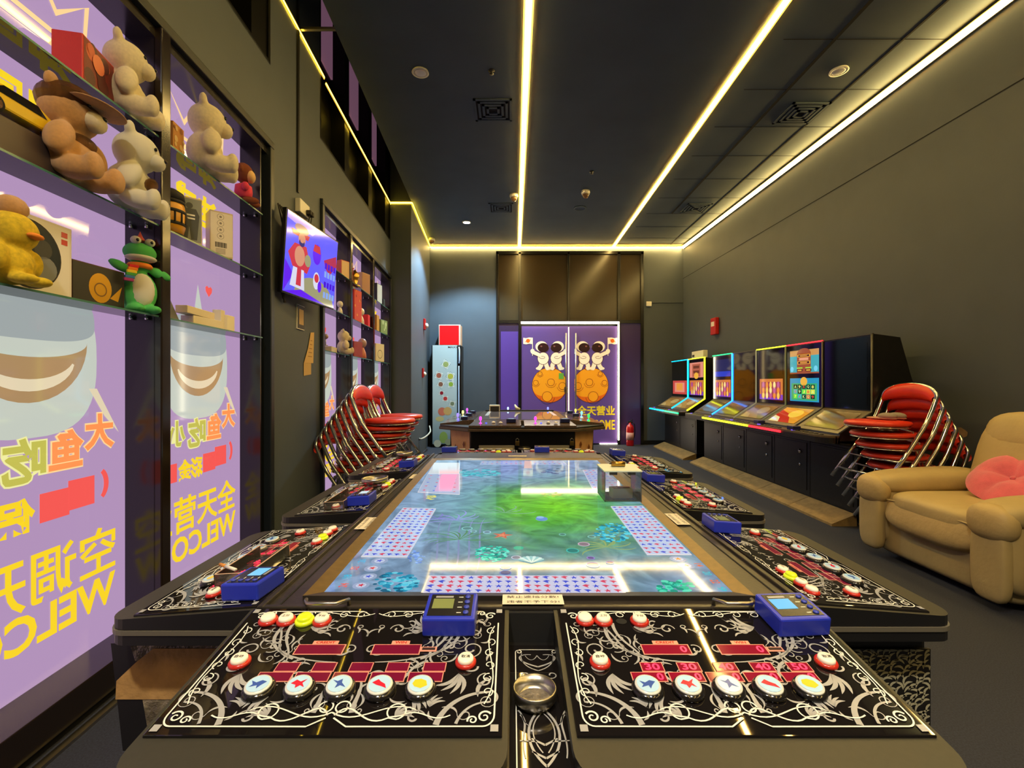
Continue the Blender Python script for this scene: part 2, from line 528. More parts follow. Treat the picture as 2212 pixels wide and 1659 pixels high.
dome_camera(1110, 425, 'white dome camera on the ceiling touching the middle light strip')
dome_camera(1265, 418, 'white dome camera on the ceiling right of the middle light strip')
dome_camera(933, 519, 'white dome camera in the back left corner of the ceiling')
p = at(1253, 449, Z=4.2)
b = MB(); b.lathe([(0.10, 0), (0.105, -0.012), (0.085, -0.018), (0.075, -0.006), (0.0, -0.005)], M_ceil, n=28)
tag(b.build('ceiling_speaker', loc=(p.x, p.y, 4.2)), 'dark round speaker in the ceiling behind the dome cameras', 'speaker')
for (px, py, nm) in ((1062, 155, 'small dark sprinkler head in the ceiling right of the nearest downlight'), (1278, 372, 'small dark sprinkler head in the ceiling above the right dome camera')):
    p = at(px, py, Z=4.19)
    b = MB(); b.lathe([(0.03, 0), (0.03, -0.008), (0.01, -0.01), (0.012, -0.03), (0.022, -0.032), (0.0, -0.035)], M_satin, n=14)
    tag(b.build('sprinkler', loc=(p.x, p.y, 4.2)), nm, 'sprinkler', 'ceiling sprinklers')

# ------------------------------------------------------------------ shop front at the back: frame, tinted glass, purple doors
b = MB()
for (x0, x1) in ((-0.335, -0.285), (0.135, 0.195), (1.17, 1.215), (2.225, 2.285), (2.715, 2.775)):
    b.bx(x0, x1, YB - 0.035, YB + 0.06, 2.60 if abs(x0 - 1.17) < 0.01 else 0.0, 4.06, M_black, 0.004)
b.bx(SX0, SX1, YB - 0.035, YB + 0.06, 4.02, 4.08, M_black)
b.bx(SX0, SX1, YB - 0.03, YB + 0.06, 2.56, 2.63, M_black)
struct(b.build('trim_3'))
M_tint = mat('tinted_glass', (58, 48, 34), rough=0.2, spec=0.35)
for i, (x0, x1) in enumerate(((-0.29, 0.14), (0.19, 1.175), (1.21, 2.23), (2.28, 2.72))):
    b = MB(); b.bx(x0, x1, YB + 0.01, YB + 0.03, 2.63, 4.03, M_tint)
    struct(b.build('window_%d' % (i + 1)))
M_purp = mat('purple_film', (86, 58, 138), rough=0.25, emit=(84, 60, 140), es=0.35)
M_purpd = mat('dark_purple_film', (52, 36, 66), rough=0.25, emit=(62, 44, 82), es=0.2)
b = MB(); b.bx(-0.29, 0.14, YB + 0.01, YB + 0.03, 0, 2.57, M_purpd); b.bx(-0.235, 0.13, YB + 0.004, YB + 0.012, 0.05, 2.39, M_purp); struct(b.build('window_5'))
b = MB(); b.bx(2.28, 2.72, YB + 0.01, YB + 0.03, 0, 2.57, M_purpd); struct(b.build('window_6'))
M_door = mat('violet_film', (92, 66, 128), rough=0.3, emit=(92, 68, 130), es=0.30)
M_org = mat('moon_orange', (238, 150, 26), rough=0.35, emit=(238, 150, 26), es=0.35)
M_org2 = mat('moon_shade_print', (222, 100, 20), rough=0.35, emit=(222, 100, 20), es=0.3)
M_brn = mat('outline_brown', (88, 36, 18), rough=0.4)
M_suit = mat('suit_cream', (246, 226, 188), rough=0.4, emit=(246, 226, 188), es=0.3)
M_vis = mat('visor_brown', (58, 30, 28), rough=0.2)
M_yel = mat('yellow_letters', (240, 205, 40), rough=0.35, emit=(240, 205, 40), es=0.25)

def astronauts(b, ox, oz, sg, clip):
    """two space walkers on an orange moon; sg mirrors the print"""
    M = Matrix.Translation((ox, 0, oz)) @ Matrix.Diagonal((sg, 1, 1, 1)) @ FRONT
    u = 0.365
    def disc(x, y, r, m, lay, ry=None, n=40):
        pts = []
        for k in range(n):
            a = 2 * PI * k / n
            pts.append((min(clip, x + r * math.cos(a)), y + (ry or r) * math.sin(a), lay * 0.0006))
        b.face(pts, m, M)
    def ring(x, y, r, wd, lay, a0=0, a1=2 * PI):
        pts = [(x + r * math.cos(a0 + (a1 - a0) * k / 20), y + r * math.sin(a0 + (a1 - a0) * k / 20)) for k in range(21)]
        pts = [p for p in pts if p[0] < clip]
        if len(pts) > 2:
            b.ribbon(pts, wd, wd, M_brn, lay * 0.0006, M)
    disc(0, 0, u + 0.008, M_brn, 1); disc(0, 0, u, M_org, 2)
    sh = [(u * math.cos(a), u * math.sin(a)) for a in [R(200 + 130 * k / 24) for k in range(25)]]
    sh2 = [(u * math.cos(a) * 0.98, u * math.sin(a) * (0.98 - 0.32 * math.sin(PI * k / 24))) for k, a in enumerate([R(200 + 130 * k / 24) for k in range(25)])]
    v = []
    for p, q in zip(sh, sh2): v += [(min(clip, p[0]), p[1], 0.0018), (min(clip, q[0]), q[1], 0.0018)]
    b.add(v, [(2 * i, 2 * i + 1, 2 * i + 3, 2 * i + 2) for i in range(24)], M_org2, M)
    for (x, y, r) in ((0.03, 0.06, 0.075), (-0.05, -0.24, 0.105), (-0.29, 0.05, 0.055), (-0.2, 0.24, 0.045), (0.27, -0.02, 0.075)):
        if x + r < clip + 0.05:
            disc(min(x, clip - r), y, r, M_org, 4); ring(min(x, clip - r), y, r, 0.009, 5); ring(min(x, clip - r), y, r * 1.5, 0.007, 5, R(190), R(350))
    disc(0.05, 0.36, 0.085, M_brn, 5, 0.05); disc(0.05, 0.365, 0.075, M_org2, 6, 0.045)
    def limb(pts, r, lay=8):
        b.ribbon(pts, 2 * r + 0.018, 2 * r + 0.018, M_brn, (lay - 1) * 0.0006, M)
        b.ribbon(pts, 2 * r, 2 * r, M_suit, lay * 0.0006, M)
        for p in (pts[0], pts[-1]): disc(p[0], p[1], r, M_suit, lay + 0.3)
    for (hx, dr, arm) in ((-0.135, -1, (-0.36, 0.70)), (0.14, 1, (0.335, 0.70))):
        limb([(hx - 0.04, 0.50), (hx - 0.06 - 0.02 * dr, 0.42), (hx - 0.08, 0.36)], 0.045)
        limb([(hx + 0.05, 0.50), (hx + 0.06, 0.44), (hx + 0.09, 0.36)], 0.045)
        disc(hx - 0.10, 0.352, 0.055, M_suit, 9, 0.03); disc(hx + 0.115, 0.352, 0.055, M_suit, 9, 0.03)
        disc(hx, 0.565, 0.125, M_brn, 9, 0.135); disc(hx, 0.565, 0.115, M_suit, 10, 0.125)
        limb([(hx + dr * 0.07, 0.63), ((hx + arm[0]) / 2 + dr * 0.02, 0.66), arm], 0.038, 11)
        disc(arm[0], arm[1] + 0.02, 0.045, M_suit, 12)
        disc(hx - dr * 0.09, 0.57, 0.028, M_suit, 12); disc(hx + dr * 0.02, 0.585, 0.06, M_brn, 11, 0.028); disc(hx + dr * 0.02, 0.585, 0.052, M_suit, 12, 0.020)
        disc(hx + dr * 0.035, 0.815, 0.128, M_suit, 12, 0.112)
        disc(hx - dr * 0.085, 0.80, 0.035, M_suit, 13)
        disc(hx, 0.79, 0.118, M_vis, 14, 0.098)
        disc(hx - 0.04, 0.82, 0.022, mat('visor_glint', (150, 90, 80), rough=0.2), 15, 0.016)
    b.ribbon([(-0.36, 0.62), (-0.36, 1.0)], 0.014, 0.014, M_suit, 0.009, M)
    fl = [(-0.36, 0.865), (-0.36, 1.0), (-0.43, 1.005), (-0.50, 0.99), (-0.555, 1.0), (-0.555, 0.87), (-0.49, 0.86), (-0.43, 0.875)]
    b.face([(p[0], p[1], 0.0095) for p in fl], M_suit, M)
    disc(-0.455, 0.935, 0.042, M_org2, 17); b.ribbon([(-0.52, 0.91), (-0.455, 0.93), (-0.395, 0.965)], 0.012, 0.012, M_org2, 0.0108, M)

for n, (x0, x1, sg) in enumerate(((0.20, 1.185, 1), (1.205, 2.22, -1))):
    b = MB()
    b.bx(x0, x1, YB - 0.012, YB + 0.012, 0.03, 2.50, M_door)
    d = struct(b.build('door_%d' % (n + 1)))
    b = MB()
    mx, mz = ((1187 - CX) / F * YB, EYE - (832 - CY) / F * YB)
    if n: mx = (1276 - CX) / F * YB
    astronauts(b, mx, mz, sg, 0.345)
    b.build('door_print', d, loc=(0, YB - 0.014, 0))
    if n:
        b = MB()
        b.text('全天营业', M_yel, TR(1.77, 0, 0.72) @ FRONT, 0.80, 0.21, 0.03)
        b.text('WELCOME', M_yel, TR(1.77, 0, 0.42) @ FRONT, 0.80, 0.21, 0.02)
        b.build('lettering', d, loc=(0, YB - 0.0145, 0))
    hx = x1 - 0.10 if n == 0 else x0 + 0.10
    hx = (1222 - CX) / F * YB if n == 0 else (1243 - CX) / F * YB
    b = MB()
    b.tube([(hx, YB - 0.06, 0.45), (hx, YB - 0.06, 2.35)], 0.016, M_steel, 12)
    for z in (0.6, 2.2): b.tube([(hx, YB - 0.06, z), (hx, YB - 0.005, z)], 0.01, M_steel, 8)
    b.build('door_handle', d)
    if n == 0:
        b = MB(); b.bx(1.10, 1.17, YB - 0.035, YB - 0.012, 1.10, 1.22, M_steel, 0.004); b.bx(1.115, 1.15, YB - 0.045, YB - 0.03, 1.125, 1.16, M_black); b.build('door_lock', d)
        b = MB(); b.bx(0.985, 1.09, YB - 0.026, YB - 0.0255, 1.385, 1.51, mat('green_note', (120, 190, 60), rough=0.7)); b.build('note', d)
M_cool = mat('white_light_strip', (255, 246, 225), emit=(255, 240, 205), es=16.0)
b = MB(); b.bx(0.19, 2.255, YB - 0.06, YB - 0.035, 2.545, 2.59, M_cool, 0.004)
tag(b.build('light_strip'), 'white light strip above the purple doors', 'light strip', 'white light strips round the doors')
b = MB(); b.bx(2.225, 2.255, YB - 0.06, YB - 0.036, 0.10, 2.54, M_cool, 0.004)
tag(b.build('light_strip'), 'white upright light strip at the right edge of the doors', 'light strip', 'white light strips round the doors')
b = MB(); b.bx(1.187, 1.203, YB - 0.03, YB - 0.008, 0.10, 2.48, mat('door_gap_light', (255, 236, 190), emit=(255, 226, 150), es=5.0), 0.002)
tag(b.build('light_strip'), 'pale upright light strip between the two purple doors', 'light strip', 'white light strips round the doors')
b = MB(); b.bx(1.85, 2.22, YB - 0.03, YB - 0.013, 0.012, 0.03, M_cool)  # glowing bar drawn for light leaking under the door, no fitting there
tag(b.build('light_strip'), 'white sliver of light along the floor under the right purple door', 'light strip', 'white light strips round the doors')
# ------------------------------------------------------------------ display cabinets on the left wall
def sx(px, y=0.05):                                   # pixel column -> distance along the left wall at depth y
    return (1.552 + y) / ((CX - px) / F - 0.052)
def sz(px, py, y=0.05):                               # and the height there
    return EYE - (py - CY) / F * sx(px, y)
M_lil = glow('lilac_panel', (178, 146, 186), 1.0)
M_lgl = glow('print_yellow', (250, 214, 40), 1.0)
M_lor = glow('print_orange', (255, 150, 84), 1.0)
M_lou = glow('print_pale_orange', (255, 214, 150), 1.0)
M_lol = glow('print_olive', (196, 190, 84), 1.0)
M_lyo = glow('print_pale_yellow', (240, 236, 160), 1.0)
M_lrd = glow('print_red', (246, 90, 84), 1.0)
M_lgr = glow('print_pale_grey', (196, 202, 190), 1.0)
M_lg2 = glow('print_mid_grey', (158, 166, 166), 1.0)
M_ltn = glow('print_tan', (172, 138, 96), 1.0)
M_lcr = glow('print_cream', (226, 210, 176), 1.0)
M_gloss = mat('gloss_brown_black', (34, 26, 22), rough=0.14, spec=0.6)
M_side = mat('gloss_dark_board', (30, 26, 27), rough=0.2, spec=0.6)

def print_on(par, e, alt):
    """mirrored shop-window printing on one back panel whose far edge is at e"""
    A = lambda x, z, k: TR(e + x, -0.0008 * k, z) @ FRONT
    b = MB()                                             # a plain pale sea animal: rounded body, fins, tan crescent
    body = [(0.30 * math.copysign(abs(math.cos(q)) ** 0.7, math.cos(q)), 0.30 * math.copysign(abs(math.sin(q)) ** 0.75, math.sin(q))) for q in [2 * PI * k / 48 for k in range(48)]]
    b.face([(p[0], p[1] - 0.02, 0) for p in body], M_lgr, A(-0.46, 1.40, 1))
    b.face([(-0.05, 0.24, 0), (0.05, 0.24, 0), (0.03, 0.33, 0), (-0.005, 0.46, 0), (-0.03, 0.34, 0)], M_lgr, A(-0.46, 1.40, 1))
    b.face([(p[0] * 0.96, 0.12 + abs(p[1]) * 0.52 if p[1] > 0 else 0.12 + p[1] * 0.25, 0) for p in body], M_lg2, A(-0.46, 1.40, 2))
    cr = [(-0.25, 0.07)] + [(0.25 * math.cos(a), 0.07 + 0.24 * math.sin(a)) for a in [R(180 + 180 * k / 20) for k in range(21)]]
    ins = [(0.25 * math.cos(a), 0.07 + 0.07 * math.sin(a)) for a in [R(360 - 180 * k / 20) for k in range(21)]]
    b.face([(p[0], p[1], 0) for p in cr[1:] + ins[1:-1]], M_ltn, A(-0.46, 1.38, 3))
    b.ribbon([(0.19 * math.cos(a), 0.01 + 0.115 * math.sin(a)) for a in [R(195 + 150 * k / 16) for k in range(17)]], 0.01, 0.01, M_lcr, 0, A(-0.46, 1.38, 4), mid=0.035)
    for sg in (-1, 1):
        b.face([(0.26 * sg, -0.10, 0), (0.30 * sg, -0.10, 0), (0.42 * sg, -0.30, 0), (0.34 * sg, -0.22, 0)], M_lcr, A(-0.46, 1.36, 2))
    b.build('sea_animal_print', par)
    b = MB()
    for ch, x, z, wd, m, mo in (('大', -0.145, 1.075, 0.155, M_lor, M_lou), ('鱼', -0.305, 1.02, 0.155, M_lor, M_lou), ('吃', -0.475, 1.0, 0.165, M_lol, M_lyo), ('小', -0.65, 1.01, 0.14, M_lol, M_lyo), ('鱼', -0.82, 1.03, 0.155, M_lor, M_lou)):
        if e + x - 0.1 < par['x0']: continue
        b.text(ch, mo, A(x, z, 2), wd * 1.08, wd * 1.08, 0.075, True)
        b.text(ch, m, A(x, z, 3), wd, wd, 0.035, True)
    b.build('title_lettering', par)
    b = MB()
    b.ribbon([(0.045 * math.cos(a), 0.065 * math.sin(a)) for a in [R(-60 + 120 * k / 8) for k in range(9)]], 0.02, 0.02, M_lrd, 0, A(-0.155, 0.845, 2), mid=0.006)
    b.box((0, 0, 0), (0.125, 0.12, 0.0004), M_lrd, 0, A(-0.235, 0.83, 2)); b.box((0, 0, 0), (0.125, 0.11, 0.0004), M_lrd, 0, A(-0.355, 0.81, 2))
    if alt:
        b.text('彩金', M_lgl, A(-0.53, 0.80, 2), 0.22, 0.125, 0.05, True)
        b.box((0, 0, 0), (0.10, 0.10, 0.0004), M_lrd, 0, A(-0.70, 0.80, 2))
        b.build('prize_lettering', par); b = MB()
        b.text('全天营业', M_lgl, A(-0.47, 0.56, 2), 0.82, 0.20, 0.02, True)
    else:
        b.text('保', M_lgl, A(-0.51, 0.80, 2), 0.15, 0.13, 0.05, True)
        b.build('prize_lettering', par); b = MB()
        b.text('空调开放', M_lgl, A(-0.47, 0.555, 2), 0.82, 0.205, 0.015, True)
    b.build('slogan_lettering', par); b = MB()
    b.text('WELCOME', M_lgl, A(-0.49, 0.375, 2), 0.86, 0.135, 0.03, True)
    b.build('welcome_lettering', par); b = MB()
    b.text('迪威', M_lgl, A(-0.47, 2.30, 2), 0.38, 0.20, 0.05, True)
    b.build('shop_name_lettering', par)
    b = MB()                                             # outlined crown above the name
    cw = [(-0.24, 0.0), (-0.26, 0.26), (-0.12, 0.13), (0.0, 0.30), (0.12, 0.13), (0.26, 0.26), (0.24, 0.0), (-0.24, 0.0)]
    b.ribbon(cw, 0.03, 0.03, M_lou, 0, A(-0.47, 2.60, 2))
    b.box((0, 0, 0), (0.36, 0.02, 0.0004), M_lou, 0, A(-0.47, 2.645, 2))
    b.build('crown_print', par)
    b = MB()
    b.face([(0, -0.035, 0), (0.03, -0.005, 0), (0.034, 0.018, 0), (0.018, 0.03, 0), (0, 0.02, 0), (-0.018, 0.03, 0), (-0.034, 0.018, 0), (-0.03, -0.005, 0)], M_lrd, A(-0.36, 1.84, 2))
    b.build('heart_sticker', par)

def cabinet(s0, s1, bays, label, z1=3.0):
    t = thing('display_cabinet', label, 'display cabinet', lw(s0), TH, 'lit display cabinets')
    L = s1 - s0
    b = MB()
    b.bx(0.0, L, -0.03, 0.10, z1 - 0.05, z1, M_frame, 0.006)
    b.bx(0.0, L, -0.03, 0.16, 0.035, 0.155, M_gloss, 0.004)
    b.bx(0.0, 0.055, -0.03, 0.10, 0.155, z1 - 0.05, M_frame, 0.006); b.bx(L - 0.055, L, -0.03, 0.10, 0.155, z1 - 0.05, M_frame, 0.006)
    b.bx(0.0, L, -0.01, 0.10, 0.0, 0.035, M_seam)
    b.bx(0.0, L, 0.0, 0.16, z1 - 0.10, z1 - 0.05, M_side)
    b.build('frame', t)
    for i, (a, c) in enumerate(bays):
        a -= s0; c -= s0
        b = MB(); b.bx(a, c, 0.135, 0.155, 0.155, z1 - 0.10, M_lil)
        p = b.build('back_panel', t)
        p.location = (0, 0, 0)
        art = bpy.data.objects.new('print', None)
        p['x0'] = a
        bpy.data.objects.remove(art)
        # the printing lies just in front of the lit panel
        class_par = p
        e = c
        n0 = len(p.children)
        print_on(p, e, i % 2 == 0 if s0 < 2 else i % 2 == 0)
        for ch in p.children: ch.location = (0, 0.134, 0)
        del p['x0']
        for zs in (2.44, 2.025, 1.60):
            b = MB()
            b.bx(a, c, -0.015, 0.130, zs - 0.008, zs, M_glass)
            sh = b.build('shelf', t)
            b = MB(); b.bx(a, c, -0.0165, -0.015, zs - 0.008, zs, M_gedge); b.build('shelf_edge', sh)
            b = MB()
            for q in (a + 0.012, c - 0.012):
                for y in (0.03, 0.10): b.cyl((q, y, zs - 0.022), 0.008, 0.014, M_chrome, 10)
            b.build('shelf_pins', sh)
        b = MB(); b.bx(c + 0.0, c + 0.012, 0.0, 0.135, 0.155, z1 - 0.10, M_side); b.bx(a - 0.012, a, 0.0, 0.135, 0.155, z1 - 0.10, M_side); b.build('side_board', t)
        if i < len(bays) - 1:
            b = MB(); b.bx(c + 0.0, bays[i + 1][0] - s0, -0.03, 0.012, 0.155, z1 - 0.05, M_gloss, 0.006); b.build('post', t)
    return t
cabinet(-0.2, 3.345, ((-0.12, 1.04), (1.10, 2.185), (2.25, 3.195)), 'tall lit lilac display cabinet nearest the camera, with plush toys')
cabinet(4.33, 7.46, ((4.40, 5.215), (5.285, 6.245), (6.315, 7.39)), 'tall lit lilac display cabinet beyond the television, behind the stacked chairs')
b = MB(); b.bx(-2.5, 7.4, -0.075, -0.045, 0.0, 0.012, M_steel); struct(b.build('trim_4', loc=lw(0), rot=(0, 0, TH)))

# ------------------------------------------------------------------ plush toys and boxes on the glass shelves
M_cream = mat('cream_plush', (244, 226, 184), rough=0.95, sheen=0.4, bump=(420, 0.6), vary=(30, 0.08))
M_wplush = mat('white_plush', (248, 240, 216), rough=0.95, sheen=0.4, bump=(420, 0.7))
M_bplush = mat('brown_plush', (206, 150, 82), rough=0.95, sheen=0.4, bump=(420, 0.6), vary=(40, 0.1))
M_dplush = mat('dark_brown_plush', (130, 66, 36), rough=0.95, bump=(420, 0.5))
M_gplush = mat('green_plush', (84, 190, 96), rough=0.95, bump=(420, 0.5))
M_tanp = mat('tan_plush', (222, 178, 120), rough=0.9)
M_bead = mat('black_bead', (14, 12, 12), rough=0.1)
M_seq = mat('bronze_sequin', (120, 84, 50), rough=0.25, metal=0.9, bump=(260, 1.0))

def fuse(parts, m, name, parent, vox=0.006):
    b = MB()
    for q in parts:
        b.ell(q[0], q[1], m, n=18, rot=Matrix.Rotation(R(q[2]), 3, q[3]) if len(q) > 2 else None)
    o = b.build(name, parent)
    r = o.modifiers.new('fuse', 'REMESH'); r.mode = 'VOXEL'; r.voxel_size = vox; r.use_smooth_shade = True
    sm = o.modifiers.new('soft', 'SMOOTH'); sm.factor = 0.5; sm.iterations = 4
    return o

def bear(label, loc, rz, H, fur, muzz, name='teddy_bear', lean=0.0, group=None):
    """seated bear, height H, front at -y"""
    t = thing(name, label, 'plush toy', loc, 0, group, rot=(lean, 0, rz), sc=H)
    fuse([((0, 0.02, 0.28), (0.26, 0.22, 0.27)), ((0, -0.01, 0.71), (0.27, 0.235, 0.235)),
          ((-0.20, 0.03, 0.92), (0.085, 0.05, 0.085)), ((0.20, 0.03, 0.92), (0.085, 0.05, 0.085)),
          ((-0.27, -0.07, 0.36), (0.105, 0.12, 0.19), 25, 'Y'), ((0.27, -0.07, 0.36), (0.105, 0.12, 0.19), -25, 'Y'),
          ((-0.18, -0.17, 0.11), (0.13, 0.21, 0.115)), ((0.18, -0.17, 0.11), (0.13, 0.21, 0.115)),
          ((-0.19, -0.31, 0.14), (0.115, 0.075, 0.135)), ((0.19, -0.31, 0.14), (0.115, 0.075, 0.135))], fur, 'body', t, 0.022)
    b = MB(); b.ell((0, -0.215, 0.65), (0.13, 0.10, 0.10), muzz, n=16); mz = b.build('muzzle', t)
    b = MB(); b.ell((0, -0.308, 0.69), (0.036, 0.02, 0.022), M_bead, n=12); b.build('nose', mz)
    for sg in (-1, 1):
        b = MB(); b.ell((sg * 0.10, -0.222, 0.775), (0.022, 0.018, 0.024), M_bead, n=10); b.build('eye', t)
    return t
def on(px, zs, y=0.05): return lw(sx(px, y), y, zs)
TF = TH                                             # facing straight off the wall: local -y points into the room
S1, S2, S3 = 2.4405, 2.0255, 1.6005
bear('cream plush bear on the top glass shelf beside the red box', on(272, S1, 0.03), TF + R(25), 0.345, M_cream, M_cream)
hb = bear('brown plush bear in a sequinned cap on the middle glass shelf', on(150, S2, 0.01), TF + R(12), 0.37, M_bplush, M_cream, 'capped_bear')
b = MB(); b.ell((0, -0.0, 0.80), (0.28, 0.25, 0.19), M_seq, n=20)
c_ = b.build('cap', hb)
b = MB(); b.ell((0, -0.25, 0.79), (0.28, 0.22, 0.024), M_bplush, n=24, rot=Matrix.Rotation(R(8), 3, 'X')); b.build('brim', c_)
b = MB(); b.ell((0, -0.09, 0.42), (0.17, 0.13, 0.08), M_seq, n=16); b.build('sequin_vest', hb)
wb = bear('white plush bear leaning forward on the middle glass shelf', on(272, S2, -0.01), TF + R(20), 0.35, M_wplush, M_wplush, lean=R(8))
b = MB(); b.ell((-0.2, -0.27, 0.30), (0.07, 0.07, 0.08), M_seq, n=12); b.build('bronze_ball', wb)
bear('large cream plush bear on the top glass shelf of the second bay', on(447, S1, 0.0), TF + R(28), 0.40, M_cream, M_cream)

# green dinosaur with a rainbow scarf
t = thing('plush_dinosaur', 'green plush dinosaur with a rainbow scarf on the lowest glass shelf', 'plush toy', on(302, S3, 0.04), TF + R(-32), sc=0.365)
fuse([((0, 0.0, 0.27), (0.19, 0.17, 0.26)), ((0, -0.02, 0.76), (0.175, 0.16, 0.125)), ((0, -0.02, 0.60), (0.10, 0.09, 0.10)),
      ((-0.21, -0.04, 0.55), (0.13, 0.05, 0.06), 25, 'Y'), ((0.21, -0.04, 0.53), (0.14, 0.06, 0.065), 20, 'Y'), ((-0.09, -0.12, 0.05), (0.09, 0.14, 0.055)), ((0.09, -0.12, 0.05), (0.09, 0.14, 0.055)),
      ((0, 0.22, 0.12), (0.08, 0.18, 0.09))], M_gplush, 'body', t, 0.018)
b = MB(); b.ell((0.0, -0.08, 0.28), (0.135, 0.105, 0.215), M_wplush, n=18); b.build('belly', t)
b = MB(); b.ell((0, -0.05, 0.685), (0.165, 0.145, 0.045), M_wplush, n=18); b.build('jaw', t)
for sg in (-1, 1):
    b = MB(); b.ell((sg * 0.075, -0.10, 0.89), (0.055, 0.055, 0.05), M_wplush, n=14); e = b.build('eye', t)
    b = MB(); b.ell((sg * 0.075, -0.15, 0.885), (0.018, 0.012, 0.02), M_bead, n=10); b.build('pupil', e)
b = MB(); b.lathe([(0.05, -0.01), (0.075, 0.0), (0.03, 0.05), (0.0, 0.12)], mat('coral_felt', (214, 96, 76), rough=0.9), (0, -0.03, 0.905), 5, smooth=False); b.build('star_hat', t)
b = MB()
for k, col in enumerate(((206, 40, 48), (232, 130, 40), (236, 206, 60), (70, 160, 80), (60, 120, 190), (170, 60, 130))):
    m = mat('scarf_%s' % ('red', 'orange', 'yellow', 'green', 'blue', 'violet')[k], col, rough=0.9)
    b.box((-0.12 - 0.012 * k, -0.16 - 0.004 * k, 0.55 - 0.035 * k), (0.10, 0.035, 0.036), m, 0.006)
b.lathe([(0.115, -0.03), (0.135, 0.0), (0.115, 0.03)], mat('scarf_orange', (232, 130, 40)), (0, -0.02, 0.59), 20)
b.build('scarf', t)

# brown monkey in a pink shirt
t = thing('plush_monkey', 'brown plush monkey in a pink shirt beside the large cream bear', 'plush toy', on(527, S1, 0.03), TF + R(20), sc=0.285)
fuse([((0, 0, 0.72), (0.24, 0.20, 0.22)), ((-0.25, 0.02, 0.74), (0.07, 0.04, 0.08)), ((0.25, 0.02, 0.74), (0.07, 0.04, 0.08)),
      ((0, 0, 0.28), (0.15, 0.13, 0.22)), ((-0.13, -0.16, 0.08), (0.08, 0.18, 0.08)), ((0.13, -0.16, 0.08), (0.08, 0.18, 0.08))], M_dplush, 'body', t, 0.02)
b = MB(); b.ell((0, -0.13, 0.66), (0.19, 0.115, 0.14), M_tanp, n=18); f = b.build('muzzle', t)
for sg in (-1, 1):
    b = MB(); b.ell((sg * 0.06, -0.205, 0.78), (0.018, 0.02, 0.024), M_bead, n=10); b.build('eye', f)
b = MB(); b.lathe([(0.10, 0.46), (0.17, 0.42), (0.185, 0.28), (0.17, 0.16), (0.10, 0.14)], mat('pink_knit', (214, 62, 92), rough=0.9), n=20)
b.ell((-0.2, -0.06, 0.36), (0.075, 0.08, 0.10), mat('pink_knit', (214, 62, 92)), n=12); b.ell((0.2, -0.06, 0.36), (0.075, 0.08, 0.10), mat('pink_knit', (214, 62, 92)), n=12); b.build('shirt', t)

# yellow plush at the picture's left edge
t = thing('plush_duck', 'yellow plush toy with an orange crest at the near end of the lowest shelf', 'plush toy', on(20, S3, 0.0), TF + R(10), sc=0.30)
M_yp = mat('yellow_plush', (224, 190, 40), rough=0.95, bump=(300, 0.6), vary=(20, 0.2))
fuse([((0, 0, 0.24), (0.24, 0.20, 0.24)), ((0.0, -0.02, 0.58), (0.25, 0.22, 0.22)), ((-0.24, -0.05, 0.28), (0.1, 0.1, 0.16)), ((0.24, -0.05, 0.28), (0.1, 0.1, 0.16)), ((0.1, -0.2, 0.06), (0.1, 0.14, 0.06)), ((-0.1, -0.2, 0.06), (0.1, 0.14, 0.06))], M_yp, 'body', t, 0.022)
b = MB(); b.ell((0.0, -0.02, 0.84), (0.16, 0.14, 0.13), M_bplush, n=14); b.build('crest', t)
b = MB(); b.ell((0, -0.24, 0.54), (0.10, 0.06, 0.035), mat('orange_felt', (226, 130, 40), rough=0.9), n=12); b.build('bill', t)

def carton(label, px, zs, d, cols, y=0.06, rz=0.0, name='gift_box', deco=None, cat='box', group=None, tilt=0.0):
    """cols: (body colour, front colour); deco(b, w, h) draws on the front face"""
    t = thing(name, label, cat, on(px, zs, y), 0, group, rot=(tilt, 0, TF + rz))
    b = MB(); nm = '_'.join(str(v) for v in cols[0])
    b.box((0, 0, d[2] / 2), d, mat('card_' + nm, cols[0], rough=0.55), 0.003)
    b.build('carton', t)
    if cols[1] is not None or deco:
        b = MB()
        if cols[1] is not None:
            m1 = mat('card_' + '_'.join(str(v) for v in cols[1]), cols[1], rough=0.45)
            b.box((0, -d[1] / 2 - 0.0006, d[2] / 2), (d[0] * 0.93, 0.001, d[2] * 0.93), m1)
        if deco: deco(b, d, -d[1] / 2 - 0.0014)
        b.build('front_print', t)
    return t
def dots(cols, seed, n, r):
    def f(b, d, y):
        rg = random.Random(seed)
        for k in range(n):
            c = rg.choice(cols); m = mat('card_' + '_'.join(str(v) for v in c), c, rough=0.45)
            q = r * rg.uniform(0.5, 1.2)
            b.disc((rg.uniform(-d[0] / 2 + q, d[0] / 2 - q), rg.uniform(q, d[2] - q), 0), q, m, 14, TR(0, y - 0.0003 * k, 0) @ FRONT)
    return f
carton('red box with a dark framed picture front on the top glass shelf', 185, S1, (0.20, 0.10, 0.175), ((196, 40, 32), (120, 40, 30)), 0.055, R(10), deco=dots([(196, 90, 60), (80, 30, 26), (220, 120, 80)], 3, 9, 0.035))
def gold(b, d, y):
    m = mat('gold_print', (214, 158, 40), rough=0.3, metal=0.5)
    b.disc((d[0] * 0.02, d[2] * 0.46, 0), d[2] * 0.30, m, 24, TR(0, y, 0) @ FRONT, ry=d[2] * 0.36)
    b.face([(d[0] * 0.2, d[2] * 0.25, 0), (d[0] * 0.44, d[2] * 0.6, 0), (d[0] * 0.36, d[2] * 0.2, 0)], m, TR(0, y, 0) @ FRONT)
    b.ring((d[0] * 0.02, d[2] * 0.42, 0), d[2] * 0.14, d[2] * 0.17, mat('gold_print_dark', (120, 80, 20), rough=0.4), 20, TR(0, y - 0.0006, 0) @ FRONT)
